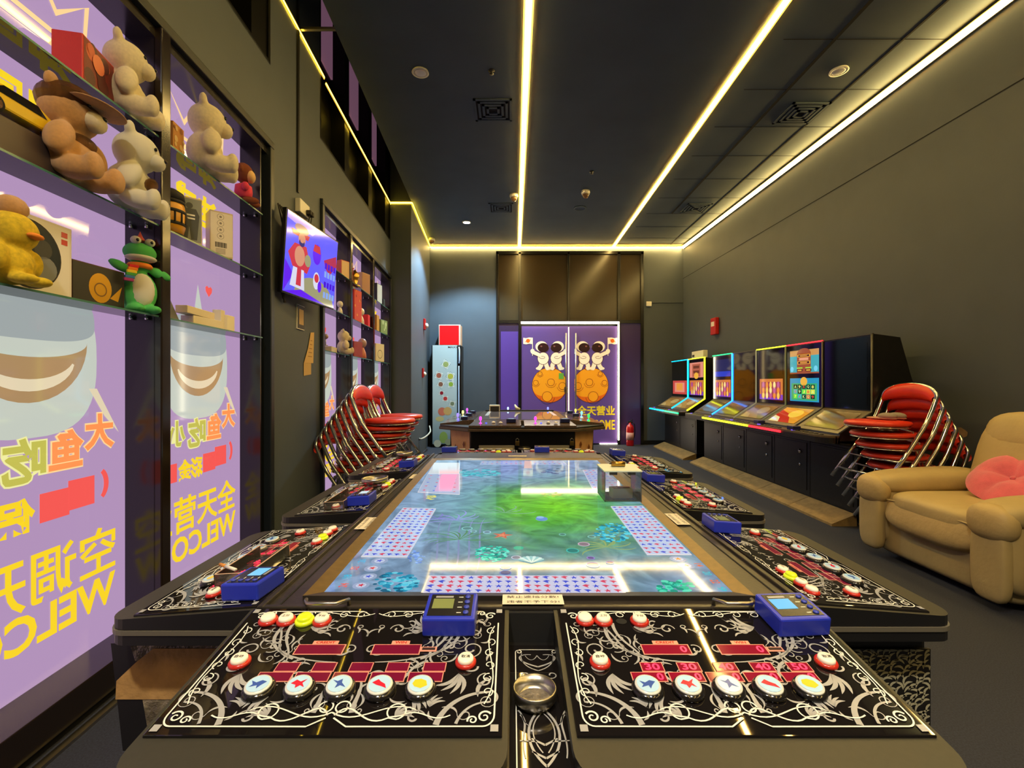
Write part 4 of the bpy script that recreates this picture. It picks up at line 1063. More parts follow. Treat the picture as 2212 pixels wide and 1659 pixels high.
def make_console(TILT, zw, zs, zb):
    """control console: origin at the middle of its inner edge, player at -y"""
    b = MB()
    q = 0.068                                       # palm rest beyond the print
    D = (PD + q) * math.cos(TILT)
    drop = (PD + q) * math.sin(TILT)
    hw = PW / 2 + 0.008
    rc = 0.05
    out = [(hw, 0), (-hw, 0)] + [(-hw + rc - rc * math.cos(a), -D + rc - rc * math.sin(a)) for a in [R(90 * k / 6) for k in range(7)]] + [(hw - rc + rc * math.cos(a), -D + rc - rc * math.sin(a)) for a in [R(90 - 90 * k / 6) for k in range(7)]]
    zt = lambda y: y * math.tan(TILT)
    n = len(out)
    v = [(p[0], p[1], zt(p[1])) for p in out] + [(p[0], p[1], zw) for p in out]
    b.add(v, [tuple(range(n))], M_pad)
    b.add(v, [(i, n + i, n + (i + 1) % n, (i + 1) % n) for i in range(n)] + [tuple(range(n, 2 * n))[::-1]], M_satin)
    s = lambda o2, k: [(p[0] * k, p[1] * k if p[1] < -0.05 else p[1]) for p in o2]
    b.prism(s(out, 1.008), zs, zw - 0.001, M_strip)
    b.prism(s(out, 1.0), zb, zs, M_satin)
    T = Matrix.Rotation(TILT, 4, 'X')
    b.box((0, -PD / 2, 0.001), (PW, PD, 0.006), M_panel, 0.002, T)
    scrolls(b, T @ Matrix.Translation((0, 0, 0.0042)))
    o = b.build('console')
    Z = 0.0045
    def sub(mb, name, x, y):
        p = T @ Vector((x, y, Z))
        return mb.build(name, o, loc=p, rot=(TILT, 0, 0))
    icons = (((60, 90, 170), 'blue'), ((206, 40, 60), 'red'), ((70, 100, 190), 'blue'), ((214, 50, 50), 'red'), ((226, 200, 50), 'yellow'))
    for k in range(5):
        b = MB()
        b.lathe([(0.0262, 0), (0.0262, 0.004), (0.0235, 0.009), (0.0, 0.0095)], M_btnb, n=28)
        b.lathe([(0.0215, 0.009), (0.0205, 0.0125), (0.0, 0.013)], M_scw, n=28)
        b.disc((0, 0, 0.0133), 0.0178, M_face, 28)
        c, nm = icons[k]
        m = mat('icon_' + nm, c, rough=0.2)
        fish = ([(0.013, 0.004), (0.004, 0.007), (-0.004, 0.002), (-0.013, 0.006), (-0.008, -0.002), (-0.012, -0.008), (0.0, -0.004), (0.002, -0.011), (0.006, -0.004)],
                [(0.011, 0.010), (0.002, 0.004), (-0.006, 0.008), (-0.013, 0.0), (-0.004, -0.003), (-0.002, -0.010), (0.004, -0.004), (0.012, -0.008), (0.006, 0.001)],
                [(-0.013, 0.008), (-0.004, 0.005), (0.003, 0.010), (0.004, 0.002), (0.013, -0.008), (0.003, -0.004), (-0.004, -0.010), (-0.003, 0.0)],
                [(-0.013, 0.002), (-0.004, 0.009), (0.001, 0.004), (0.009, -0.001), (0.013, -0.010), (0.004, -0.006), (-0.005, -0.003)],
                [(-0.010, 0.008), (0.0, 0.010), (0.009, 0.006), (0.012, -0.004), (0.002, -0.010), (-0.009, -0.006), (-0.013, 0.0)])[k]
        b.face([(p[0], p[1], 0.0136) for p in fish], m)
        sub(b, 'picture_button', -0.138 + 0.0668 * k, -0.222)
    for (x, y, big, m, txt) in ((-0.214, -0.044, 0, M_btnw, ''), (-0.177, -0.045, 0, M_btnw, '上分'), (-0.140, -0.044, 0, M_btny, ''), (-0.104, -0.046, 0, M_btnw, '下分'), (-0.205, -0.160, 0, M_btnw, '自动'), (0.198, -0.160, 0, M_btnw, '取消')):
        b = MB()
        rm = M_btny if m is M_btny else M_btnr
        b.lathe([(0.0188, 0), (0.0188, 0.004), (0.0165, 0.007), (0.0, 0.0075)], rm, n=24)
        b.lathe([(0.0145, 0.006), (0.014, 0.011), (0.012, 0.0135), (0.0, 0.0138)], m, n=24)
        if txt:
            b.text(txt, M_ink, TR(0, 0, 0.0141), 0.0155, 0.0072, 0.02)
        sub(b, 'push_button', x, y)
    return o

def windows(o, lit, nums, TILT):
    """red number windows of a console"""
    T = Matrix.Rotation(TILT, 4, 'X')
    def sub(mb, name, x, y):
        p = T @ Vector((x, y, 0.0045))
        return mb.build(name, o, loc=p, rot=(TILT, 0, 0))
    wm = M_wlit if lit else M_win
    for k in range(5):
        b = MB()
        for (x, y, ww, hh) in ((0.012, 0.012, 0.040, 0.022), (0.0, -0.011, 0.060, 0.022)):
            b.box((x, y, 0.0006), (ww, hh, 0.0010), M_wfr); b.box((x, y, 0.0008), (ww - 0.003, hh - 0.003, 0.0012), wm)
        if lit:
            b.text(nums[k], M_seg, TR(0.012, 0.012, 0.0018), 0.026, 0.0155, 0.02)
            b.text('0', M_seg, TR(0.019, -0.011, 0.0018), 0.011, 0.0155, 0.02)
        sub(b, 'bet_display', -0.127 + 0.0648 * k, -0.182)
    for (x, lab, pw) in ((-0.076, 'CREDIT', 0.036), (0.066, 'WIN', 0.022)):
        b = MB()
        b.box((0, 0, 0.0006), (0.090, 0.027, 0.0010), M_wfr); b.box((0, 0, 0.0008), (0.086, 0.0235, 0.0012), wm)
        b.box((0.004, 0.0185, 0.0006), (pw + 0.012, 0.0095, 0.0010), M_wfr)
        b.text(lab, M_btnr, TR(0.004, 0.0185, 0.0014), pw, 0.0065, 0.03)
        if lit: b.text('0', M_seg, TR(0.032, 0, 0.0018), 0.012, 0.0165, 0.02)
        sub(b, 'credit_display' if lab == 'CREDIT' else 'win_display', x, -0.126)
    b = MB(); b.box((0, 0, 0.001), (0.03, 0.012, 0.002), M_wfr, 0.0008); b.box((0, 0, 0.0018), (0.024, 0.006, 0.0016), mat('sensor_dark', (60, 44, 34), rough=0.2)); sub(b, 'sensor_window', 0.126, -0.126)

# --- table: body, deck, screen
ft = thing('fish_game_table', 'long eight-sided fish game table with a glowing underwater screen', 'game table', (TCX, 1.9, 0))
def FT(x, y): return (x - TCX, y - 1.9)
b = MB()
b.bx(-0.90, 0.90, -0.83, 1.30, 0.04, 0.715, M_satin, 0.012)
b.bx(-0.56, 0.56, -1.20, -0.80, 0.04, 0.645, M_satin, 0.012)
b.bx(-0.56, 0.56, 1.25, 1.58, 0.04, 0.645, M_satin, 0.012)
b.bx(-0.56, 0.56, -0.90, 1.33, 0.60, 0.745, M_satin)
b.build('body', ft)
b = MB()
b.bx(-0.597, 0.597, -0.905, 1.335, 0.72, TZ - 0.004, M_deck, 0.003)
b.build('deck', ft)
# screen outline (from the photo's four corners)
c4 = [at(700, 1279, Z=TZ), at(1583, 1279, Z=TZ), at(1290, 994, Z=TZ), at(944, 994, Z=TZ)]
q4 = [FT(p.x, p.y) for p in c4]
b = MB()                                          # bronze bezel round the screen
def inset(pts, d):
    cx = sum(p[0] for p in pts) / 4; cy = sum(p[1] for p in pts) / 4
    return [(p[0] + math.copysign(d, p[0] - cx), p[1] + math.copysign(d, p[1] - cy)) for p in pts]
o4 = inset(q4, 0.034)
for i in range(4):
    j = (i + 1) % 4
    p = [q4[i], q4[j], o4[j], o4[i]]
    mt = M_deck if i == 0 else M_bezel
    b.add([(p[0][0], p[0][1], TZ + 0.0005), (p[1][0], p[1][1], TZ + 0.0005), (p[2][0], p[2][1], TZ + 0.007), (p[3][0], p[3][1], TZ + 0.007),
           (p[0][0], p[0][1], TZ - 0.006), (p[1][0], p[1][1], TZ - 0.006), (p[2][0], p[2][1], TZ - 0.006), (p[3][0], p[3][1], TZ - 0.006)],
          [(0, 1, 2, 3), (2, 6, 7, 3), (1, 5, 6, 2), (0, 3, 7, 4), (0, 4, 5, 1)], mt)
b.build('bezel', ft)
b = MB()                                          # deck rails and seams
for sg in (-1, 1):
    b.bx(sg * 0.582, sg * 0.597, -0.90, 1.33, TZ - 0.006, TZ + 0.004, M_deck, 0.003)
    b.bx(sg * 0.556, sg * 0.560, -0.90, 1.33, TZ - 0.006, TZ - 0.0025, M_seam)
b.bx(-0.597, 0.597, -0.900, -0.886, TZ - 0.006, TZ + 0.003, M_deck, 0.003)
b.bx(-0.53, 0.53, 1.09, 1.33, TZ - 0.006, TZ + 0.006, M_deck, 0.004)
b.build('deck_rails', ft)
for (px0, px1) in ((648, 742), (1556, 1640)):
    a = at(px0, 1305, Z=TZ + 0.02); c = at(px1, 1305, Z=TZ + 0.02)
    y = a.y - 1.9
    b = MB(); x0, x1 = a.x - TCX, c.x - TCX
    b.tube([(x0, y + 0.035, TZ - 0.003), (x0, y + 0.030, TZ + 0.016), (x0 + 0.006, y + 0.012, TZ + 0.020), (x0 + 0.016, y, TZ + 0.021), (x1 - 0.016, y, TZ + 0.021), (x1 - 0.006, y + 0.012, TZ + 0.020), (x1, y + 0.030, TZ + 0.016), (x1, y + 0.035, TZ - 0.003)], 0.0042, M_steel, 10)
    b.build('lift_handle', ft)

# underwater picture on the screen
def water():
    m = bpy.data.materials.new('underwater_picture')
    m.use_nodes = True
    nt = m.node_tree
    b = nt.nodes['Principled BSDF']
    b.inputs['Base Color'].default_value = lin('060708')
    b.inputs['Roughness'].default_value = 0.05
    L = nt.links.new
    tc = nt.nodes.new('ShaderNodeTexCoord')
    no = nt.nodes.new('ShaderNodeTexNoise'); no.inputs['Scale'].default_value = 3.2; no.inputs['Detail'].default_value = 8; no.inputs['Distortion'].default_value = 1.2
    L(tc.outputs['Object'], no.inputs['Vector'])
    g = at(1200, 1090, Z=TZ); gx, gy = FT(g.x, g.y)
    mp = nt.nodes.new('ShaderNodeMapping'); mp.inputs['Location'].default_value = (-gx / 0.50, -gy / 0.74, 0); mp.inputs['Scale'].default_value = (1 / 0.50, 1 / 0.74, 0)
    L(tc.outputs['Object'], mp.inputs['Vector'])
    ln = nt.nodes.new('ShaderNodeVectorMath'); ln.operation = 'LENGTH'; L(mp.outputs[0], ln.inputs[0])
    ad = nt.nodes.new('ShaderNodeMath'); ad.operation = 'MULTIPLY_ADD'; L(no.outputs['Fac'], ad.inputs[0]); ad.inputs[1].default_value = 0.7; L(ln.outputs['Value'], ad.inputs[2])
    rp = nt.nodes.new('ShaderNodeValToRGB')
    e = rp.color_ramp.elements
    e[0].position = 0.24; e[0].color = lin((116, 200, 48)); e[1].position = 0.92; e[1].color = lin((122, 150, 176))
    for ps, c in ((0.42, (92, 176, 66)), (0.55, (90, 150, 110)), (0.70, (106, 148, 156))):
        q = e.new(ps); q.color = lin(c)
    dv = nt.nodes.new('ShaderNodeMath'); dv.operation = 'MULTIPLY'; dv.inputs[1].default_value = 0.62; L(ad.outputs[0], dv.inputs[0])
    L(dv.outputs[0], rp.inputs['Fac'])
    n2 = nt.nodes.new('ShaderNodeTexNoise'); n2.inputs['Scale'].default_value = 7.0; n2.inputs['Detail'].default_value = 10; n2.inputs['Distortion'].default_value = 2.5
    L(tc.outputs['Object'], n2.inputs['Vector'])
    r2 = nt.nodes.new('ShaderNodeValToRGB'); r2.color_ramp.elements[0].position = 0.35; r2.color_ramp.elements[0].color = (0.66, 0.68, 0.74, 1); r2.color_ramp.elements[1].position = 0.72; r2.color_ramp.elements[1].color = (1.5, 1.5, 1.55, 1)
    L(n2.outputs['Fac'], r2.inputs['Fac'])
    mx = nt.nodes.new('ShaderNodeMix'); mx.data_type = 'RGBA'; mx.blend_type = 'MULTIPLY'; mx.inputs['Factor'].default_value = 0.9
    L(rp.outputs['Color'], mx.inputs['A']); L(r2.outputs['Color'], mx.inputs['B'])
    L(mx.outputs['Result'], b.inputs['Emission Color']); b.inputs['Emission Strength'].default_value = 1.0
    return m
G = lambda n, c, es=1.0: glow('sea_' + n, c, es, rough=0.05, base='060708')
b = MB()
b.face([(p[0], p[1], TZ) for p in q4], water())
rg = random.Random(7)
def sp(px, py): p = at(px, py, Z=TZ); return FT(p.x, p.y)
def sdisc(px, py, rpx, m, lay, ryf=1.0, n=20):
    x, y = sp(px, py); r = rpx / F * (y + 1.9)
    b.disc((x, y, TZ + 0.0003 * lay), r, m, n, ry=r * ryf)
def sring(px, py, rpx, m, lay, wpx=2.5):
    x, y = sp(px, py); k = (y + 1.9) / F
    b.ring((x, y, TZ + 0.0003 * lay), (rpx - wpx) * k, rpx * k, m, 24)
def board(pts, rows, cols, face, lay=3, seed=1, edge=True):
    P = [sp(*p) for p in pts]
    z = TZ + 0.0003 * lay
    if edge:
        cx = sum(p[0] for p in P) / 4; cy = sum(p[1] for p in P) / 4
        b.face([(p[0] + (p[0] - cx) * 0.02, p[1] + (p[1] - cy) * 0.02, z - 0.0003) for p in P], G('board_edge', (226, 216, 214)))
    b.face([(p[0], p[1], z) for p in P], face)
    r2 = random.Random(seed)
    mr, mb_ = G('icon_red', (214, 70, 100)), G('icon_blue', (70, 84, 206))
    for i in range(rows):
        for j in range(cols):
            u, v = (j + 0.5) / cols, (i + 0.5) / rows
            a = [P[0][k] + (P[1][k] - P[0][k]) * u for k in (0, 1)]; c = [P[3][k] + (P[2][k] - P[3][k]) * u for k in (0, 1)]
            x, y = a[0] + (c[0] - a[0]) * v, a[1] + (c[1] - a[1]) * v
            s_ = 0.0095
            m = mr if r2.random() < 0.5 else mb_
            t = r2.randrange(3)
            sh = ([(-1, 0.3), (0, 1), (1, 0.5), (0.3, 0), (0.5, -1), (-0.3, -0.4)], [(0, 1), (0.3, 0.2), (1, 0.3), (0.4, -0.2), (0.6, -1), (0, -0.4), (-0.6, -1), (-0.4, -0.2), (-1, 0.3), (-0.3, 0.2)], [(-1, 0.6), (0.2, 0.7), (1, 0.1), (0.2, -0.3), (0, -1), (-0.4, -0.1)])[t]
            b.face([(x + p[0] * s_, y + p[1] * s_, z + 0.0003) for p in sh], m)
M_bd = G('board', (190, 204, 230)); M_bd2 = G('board_far', (170, 186, 214), 0.9)
# soft patches first
for (px, py, r, c, f) in ((800, 1190, 60, (84, 96, 130), 0.8), (980, 1230, 50, (70, 84, 118), 0.8), (1150, 1225, 60, (64, 104, 84), 0.7), (1040, 1140, 46, (72, 124, 96), 0.6), (1180, 1048, 34, (150, 190, 60), 0.9), (1400, 1200, 50, (86, 100, 140), 0.8), (860, 1150, 40, (96, 110, 150), 1.0)):
    pass
for k in range(5):                                   # rays of light
    x, y = sp(930 + 24 * k, 1240); x2, y2 = sp(960 + 22 * k, 1120)
    b.ribbon(bez((x, y), (x + 0.02, y + 0.1), (x2 - 0.03, y2 - 0.1), (x2, y2)), 0.002, 0.001, G('ray', (136, 152, 196), 0.9), TZ + 0.0003, mid=0.004)
board([(937, 1001), (992, 1001), (992, 1068), (903, 1063)], 9, 4, M_bd2, 2, 11)
b.face([(p[0], p[1], TZ + 0.0014) for p in [sp(938, 1000), sp(992, 1000), sp(992, 1024), sp(925, 1024)]], G('board_white', (206, 212, 214)))
b.face([(p[0], p[1], TZ + 0.0012) for p in [sp(955, 1025), sp(988, 1025), sp(975, 1062), sp(938, 1062)]], G('board_pink', (206, 170, 206)))
board([(1259, 1015), (1302, 1015), (1351, 1056), (1280, 1056)], 9, 5, M_bd2, 2, 12)
board([(1040, 996.5), (1217, 996.5), (1226, 1004), (1036, 1004)], 2, 18, M_bd2, 2, 13, False)
b.face([(p[0], p[1], TZ + 0.0016) for p in [sp(1133, 996), sp(1148, 996), sp(1149, 1012), sp(1132, 1012)]], G('tile_peach', (216, 180, 160)))
def coral(px, py, rx, ry, cols, seed, n=90, s=6.5):
    r2 = random.Random(seed)
    ms = [G('coral_%d_%d_%d' % c, c) for c in cols]
    for k in range(n):
        a = r2.random() * 2 * PI; q = math.sqrt(r2.random())
        x = px + rx * q * math.cos(a); y = py + ry * q * math.sin(a)
        sdisc(x, y, s * r2.uniform(0.5, 1.1), ms[k % len(ms)], 1 + (k % 5) * 0.35, 0.9, 9)
coral(1062, 1196, 38, 17, ((30, 186, 160), (70, 226, 196), (20, 140, 130), (110, 236, 214)), 3, 130, 5)
coral(855, 1260, 46, 23, ((60, 176, 206), (36, 140, 176), (110, 206, 226), (20, 96, 130)), 4, 80, 9)
coral(1325, 1151, 42, 20, ((50, 186, 214), (30, 150, 186), (96, 216, 230), (24, 120, 150)), 5, 130, 6)
coral(1457, 1268, 40, 14, ((50, 196, 156), (30, 150, 130), (90, 220, 186)), 6, 60, 8)
coral(1034, 1022, 44, 9, ((60, 170, 186), (90, 196, 206), (40, 130, 150)), 8, 90, 6)
coral(899, 1203, 18, 14, ((110, 150, 226), (80, 116, 196), (140, 176, 236)), 9, 50, 4)
coral(1195, 1018, 30, 6, ((70, 96, 130), (50, 80, 110), (96, 130, 160)), 10, 40, 6)
coral(1188, 1066, 26, 7, ((170, 186, 60), (190, 170, 80), (150, 200, 60)), 14, 30, 6)
coral(930, 1074, 12, 5, ((206, 200, 70), (226, 214, 96)), 15, 16, 4)
board([(871, 1098), (941, 1100), (879, 1204), (781, 1203)], 16, 6, M_bd, 7, 1)
board([(1320, 1095), (1388, 1094), (1493, 1199), (1398, 1199)], 16, 6, M_bd, 7, 2)
board([(929, 1245), (1328, 1245), (1348, 1283), (913, 1283)], 4, 20, G('board_near', (206, 204, 226)), 7, 3)
def star(px, py, r, m, lay, k0=0.2):
    x, y = sp(px, py); q = r / F * (y + 1.9)
    b.face([(x + q * (1 if k % 2 == 0 else 0.4) * math.sin(k * PI / 5 + k0), y + q * (1 if k % 2 == 0 else 0.4) * math.cos(k * PI / 5 + k0), TZ + 0.0003 * lay) for k in range(10)], m)
star(1085, 1157, 24, G('starfish', (206, 110, 86)), 5); star(1085, 1157, 13, G('starfish2', (230, 146, 110)), 6)
x, y = sp(1148, 1214); q = 30 / F * (y + 1.9)
for k in range(9):
    a0, a1 = R(20 + 15.5 * k), R(20 + 15.5 * (k + 1))
    b.face([(x, y - 0.01, TZ + 0.0018), (x + q * math.cos(a0), y + q * 1.0 * math.sin(a0), TZ + 0.0018), (x + q * 1.05 * math.cos((a0 + a1) / 2), y + q * 1.08 * math.sin((a0 + a1) / 2), TZ + 0.0018), (x + q * math.cos(a1), y + q * math.sin(a1), TZ + 0.0018)], G('shell_a', (206, 236, 232)) if k % 2 else G('shell_b', (150, 206, 206)))
for (px, py, r, c) in ((1281, 1221, 15, (130, 110, 200)), (1237, 1190, 14, (70, 190, 180)), (1261, 1176, 13, (206, 180, 196)), (1009, 1142, 12, (140, 206, 206)), (1092, 1226, 13, (96, 126, 214)), (1276, 1206, 9, (140, 120, 206)), (1318, 1216, 9, (130, 110, 190)), (1052, 1150, 9, (160, 206, 226)), (1115, 1205, 11, (176, 190, 216)), (1092, 1238, 13, (80, 110, 196)), (1023, 1148, 7, (150, 200, 210)), (1215, 1155, 8, (120, 190, 170)), (1278, 1160, 9, (130, 200, 186))):
    sdisc(px, py, r - 2, G('bub_%d_%d_%d' % c, tuple(int(v * 0.75) for v in c), 0.8), 3); sring(px, py, r, G('ring_%d_%d_%d' % c, c), 4)
sdisc(1170, 1121, 13, G('jelly', (110, 150, 216)), 3, 1.2); sdisc(1167, 1118, 8, G('jelly2', (150, 190, 236)), 4)
sdisc(1120, 1184, 11, G('teal_spot', (60, 186, 150)), 3)
for (px, py, c, n, ln, s0) in ((985, 1124, (150, 150, 226), 9, 0.13, 1), (992, 1166, (96, 150, 110), 11, 0.13, 2), (1310, 1182, (150, 176, 110), 9, 0.10, 3), (945, 1120, (130, 120, 206), 5, 0.08, 4), (1090, 1108, (130, 176, 150), 6, 0.12, 6)):
    x, y = sp(px, py)
    r2 = random.Random(s0)
    for k in range(n):
        a = R(-20 + 240 * k / n + r2.uniform(-12, 12)); l2 = ln * r2.uniform(0.6, 1.1)
        b.ribbon(bez((x, y), (x + l2 * 0.3 * math.cos(a), y + l2 * 0.5 * math.sin(a)), (x + l2 * 0.8 * math.cos(a), y + l2 * 0.8 * math.sin(a)), (x + l2 * math.cos(a + 0.4), y + l2 * math.sin(a + 0.4)), 8), 0.001, 0.001, G('blade_%d_%d_%d' % c, c, 0.9), TZ + 0.0006, mid=0.005)
for (px, py, tx, c, sg) in ((750, 1247, '18', (60, 190, 226), 1), (742, 1266, '24', (226, 90, 90), 1), (766, 1229, '32', (214, 80, 100), 1), (782, 1213, '26', (60, 180, 226), 1), (1510, 1222, '14', (226, 110, 70), 1), (1528, 1240, '20', (60, 190, 206), 1), (1545, 1258, '22', (226, 110, 80), 1), (1560, 1274, '9', (60, 190, 206), 1)):
    x, y = sp(px, py)
    b.text(tx, G('num_%d_%d_%d' % c, c), TR(x, y, TZ + 0.0021, R(90 if px < 1100 else -90)), 0.022, 0.020, 0.02)
for (px, py, c) in ((820, 1212, (90, 100, 206)), (805, 1228, (214, 60, 70)), (796, 1246, (80, 96, 206)), (780, 1265, (206, 50, 70)), (1465, 1208, (226, 150, 60)), (1482, 1222, (206, 150, 130))):
    sdisc(px, py, 18, G('glow_blob', (150, 166, 196), 1.0), 2); sdisc(px, py, 11, G('glow_blob2', (196, 206, 226), 1.0), 3); star(px, py, 9, G('mark_%d_%d_%d' % c, c), 4)
b.build('screen', ft)

# consoles: the two nearest slope more than the ones along the sides
TILT2 = math.atan(0.062)
PROTO = {0: make_console(TILT, -0.075, -0.090, -0.112), 1: make_console(TILT2, -0.043, -0.054, -0.076)}
KIDS = {k: list(PROTO[k].children) for k in PROTO}
SETS = [  # inner edge middle, rotation, x-scale, y-scale, lit, model
    ((-0.2805, 0.993), 0, 1.0, 1.0, False, 0), ((0.3620, 0.993), 0, 1.0, 1.0, True, 0),
    ((-0.5465, 1.292), -90, 1.09, 0.87, True, 1), ((-0.549, 2.055), -90, 1.10, 0.89, True, 1), ((-0.555, 2.855), -90, 1.10, 0.95, True, 1),
    ((0.650, 1.302), 90, 1.07, 0.85, False, 1), ((0.655, 2.085), 90, 1.10, 0.88, True, 1), ((0.665, 2.90), 90, 1.10, 0.95, True, 1),
    ((-0.235, 3.235), 180, 1.0, 0.90, True, 1), ((0.345, 3.235), 180, 1.0, 0.90, True, 1)]
NUMS = ('30', '30', '40', '40', '50')
taken = set(); CONS = []
for i, (xy, rz, kx, ky, lit, md) in enumerate(SETS):
    if md not in taken:
        o = PROTO[md]; taken.add(md)
    else:
        o = PROTO[md].copy(); C.objects.link(o)
        for ch in KIDS[md]:
            c = ch.copy(); C.objects.link(c); c.parent = o
    o.parent = ft
    o.location = (xy[0] - TCX, xy[1] - 1.9, TZ)
    o.rotation_euler = (0, 0, R(rz)); o.scale = (kx, ky, 1)
    CONS.append(o)
for ch in list(CONS[1].children):                     # the front right console has lost its yellow button: an open hole is left
    if M_btny.name in [m.name for m in ch.data.materials]:
        b = MB(); b.disc((0, 0, 0.0004), 0.011, M_seam, 18, ry=0.009); h_ = b.build('button_hole', CONS[1], loc=ch.location, rot=ch.rotation_euler)
        bpy.data.objects.remove(ch)
for o, s_ in zip(CONS, SETS):
    windows(o, s_[4], NUMS, TILT2 if s_[5] else TILT)

# channel with an ashtray between the two front consoles
b = MB()
ZC = 0.735
b.bx(-0.066, 0.066, -1.29, -0.908, 0.66, ZC - 0.001, M_satin, 0.004)
b.bx(-0.066, 0.066, -0.912, -0.900, ZC - 0.01, TZ - 0.004, M_seam)
b.bx(-0.054, 0.054, -1.285, -0.925, ZC - 0.002, ZC, M_panel)
for sg in (-1, 1):
    def rb(pts, w0, w1, m, mid=None):
        b.ribbon([(sg * p[0], p[1] + 0.05) for p in pts], w0, w1, m, ZC + 0.0006, mid=mid)
    rb([(0.043, -0.998), (0.043, -1.315)], 0.0018, 0.0018, M_scw); rb([(0.0, -0.992), (0.036, -0.992)], 0.0018, 0.0018, M_scw)
    rb(bez((0.0, -1.05), (0.05, -1.03), (0.04, -1.005), (0.012, -1.01)), 0.004, 0.002, M_scr); rb(bez((0.0, -1.012), (0.006, -1.03), (0.016, -1.035), (0.024, -1.012)), 0.002, 0.001, M_scr)
    rb(bez((0.0, -1.062), (0.03, -1.05), (0.036, -1.02), (0.03, -1.004)), 0.0025, 0.0015, M_scr)
    rb(spiral((0.024, -1.075), 0.012, 0.003, R(200), R(560)), 0.002, 0.003, M_scr)
    rb(spiral((0.036, -1.000), 0.007, 0.002, 0, R(400)), 0.002, 0.002, M_scw); rb(spiral((0.034, -1.30), 0.009, 0.002, 0, R(400)), 0.002, 0.002, M_scw)
    rb(bez((0.0, -1.165), (0.034, -1.20), (0.03, -1.25), (0.0, -1.285)), 0.004, 0.004, M_scr); rb(bez((0.0, -1.175), (0.022, -1.20), (0.022, -1.23), (0.004, -1.26)), 0.002, 0.002, M_scr)
    rb(bez((0.036, -1.18), (0.02, -1.20), (0.04, -1.23), (0.03, -1.27)), 0.004, 0.002, M_scr); rb([(0.0, -1.245), (0.02, -1.232)], 0.004, 0.003, M_scr); rb([(0.0, -1.27), (0.02, -1.257)], 0.004, 0.003, M_scr); rb([(0.012, -1.238), (0.038, -1.236)], 0.003, 0.002, M_scr)
    rb(bez((0.04, -1.17), (0.03, -1.18), (0.034, -1.20), (0.022, -1.205)), 0.003, 0.001, M_scr)
b.build('ashtray_channel', ft)
# panels on the body under the side consoles
b = MB()
P = lambda px, py: at(px, py, Y=1.062)
def bp(pts, m, y, lay=0):
    b.face([(p.x - TCX, y - 1.9 - 0.0006 * lay, p.z) for p in [P(*q) for q in pts]], m)
M_card = mat('cardboard', (190, 146, 84), rough=0.75, vary=(14, 0.28), bump=(40, 0.4))
M_sheet = mat('old_clear_wrap', (120, 108, 86), rough=0.2, vary=(24, 0.6), bump=(50, 0.9))
bp([(236, 1392), (480, 1385), (480, 1640), (262, 1625)], M_satin, 1.066, 0)
bp([(300, 1480), (480, 1480), (480, 1600), (318, 1585)], M_sheet, 1.066, 2)
bp([(280, 1398), (300, 1385), (480, 1385), (480, 1420), (290, 1430)], M_sheet, 1.066, 2)
bp([(330, 1402), (480, 1402), (470, 1512), (248, 1512), (250, 1472), (292, 1432)], M_card, 1.066, 4)
b.build('cardboard_patch', ft)
b = MB()
x0, x1, z0, z1 = P(1835, 1405).x - TCX, P(2012, 1405).x - TCX, P(1850, 1585).z, P(1850, 1403).z
b.bx(x0, x1, -0.836, -0.830, z0, z1, mat('vent_dark', (24, 22, 20), rough=0.4))
r2 = random.Random(4)
mm = mat('vent_cream', (176, 170, 140), rough=0.4)
for i in range(12):
    for j in range(15):
        x = x0 + (i + 0.5 + r2.uniform(-.3, .3)) * (x1 - x0) / 12; z = z0 + (j + 0.5 + r2.uniform(-.3, .3)) * (z1 - z0) / 15
        a = R(r2.choice((20, 35, 50, -30)) + r2.uniform(-15, 15)); l2 = 0.012
        pts = [(x + (t - 0.5) * 2 * l2 * math.cos(a) - 0.006 * math.sin(PI * t) * math.sin(a), z + (t - 0.5) * 2 * l2 * math.sin(a) + 0.006 * math.sin(PI * t) * math.cos(a)) for t in [k / 6 for k in range(7)]]
        b.ribbon([(max(x0 + .003, min(x1 - .003, p[0])), max(z0 + .003, min(z1 - .003, p[1]))) for p in pts], 0.001, 0.001, mm, 0, TR(0, -0.8368, 0) @ FRONT, mid=0.0045)
b.build('patterned_vent', ft)

# ------------------------------------------------------------------ loose things on the table
def reader(x, y, zt, rz, tilt, label, lit, sc=1.0):
    t = thing('card_reader', label, 'card reader', (x, y, zt), 0, 'blue card readers on the big table', rot=(tilt, 0, rz), sc=sc)
    mb_ = mat('reader_blue', (40, 56, 190), rough=0.3)
    b = MB(); b.box((0, 0, 0.019), (0.102, 0.088, 0.038), mb_, 0.004)
    b.build('case', t)
    b = MB(); b.box((0, 0.001, 0.0382), (0.086, 0.070, 0.001), mat('reader_face', (26, 26, 32), rough=0.25))
    for k in range(4): b.cyl((0.032, 0.026 - 0.017 * k, 0.038), 0.0055, 0.003, mat('reader_key', (50, 66, 176), rough=0.35), 12)
    for k in range(4): b.box((0.018, 0.026 - 0.017 * k, 0.0388), (0.009, 0.002, 0.0004), M_scw)
    b.box((-0.016, 0.027, 0.0388), (0.036, 0.006, 0.0004), M_scr)
    b.build('face_plate', t)
    b = MB(); b.box((-0.016, 0.004, 0.0388), (0.042, 0.032, 0.0012), glow('reader_lcd_lit', (130, 206, 244), 1.1) if lit == 1 else (glow('reader_lcd_pale', (214, 236, 240), 0.9) if lit == 2 else mat('reader_lcd_off', (128, 138, 84), rough=0.2)))
    b.build('screen', t)
    return t
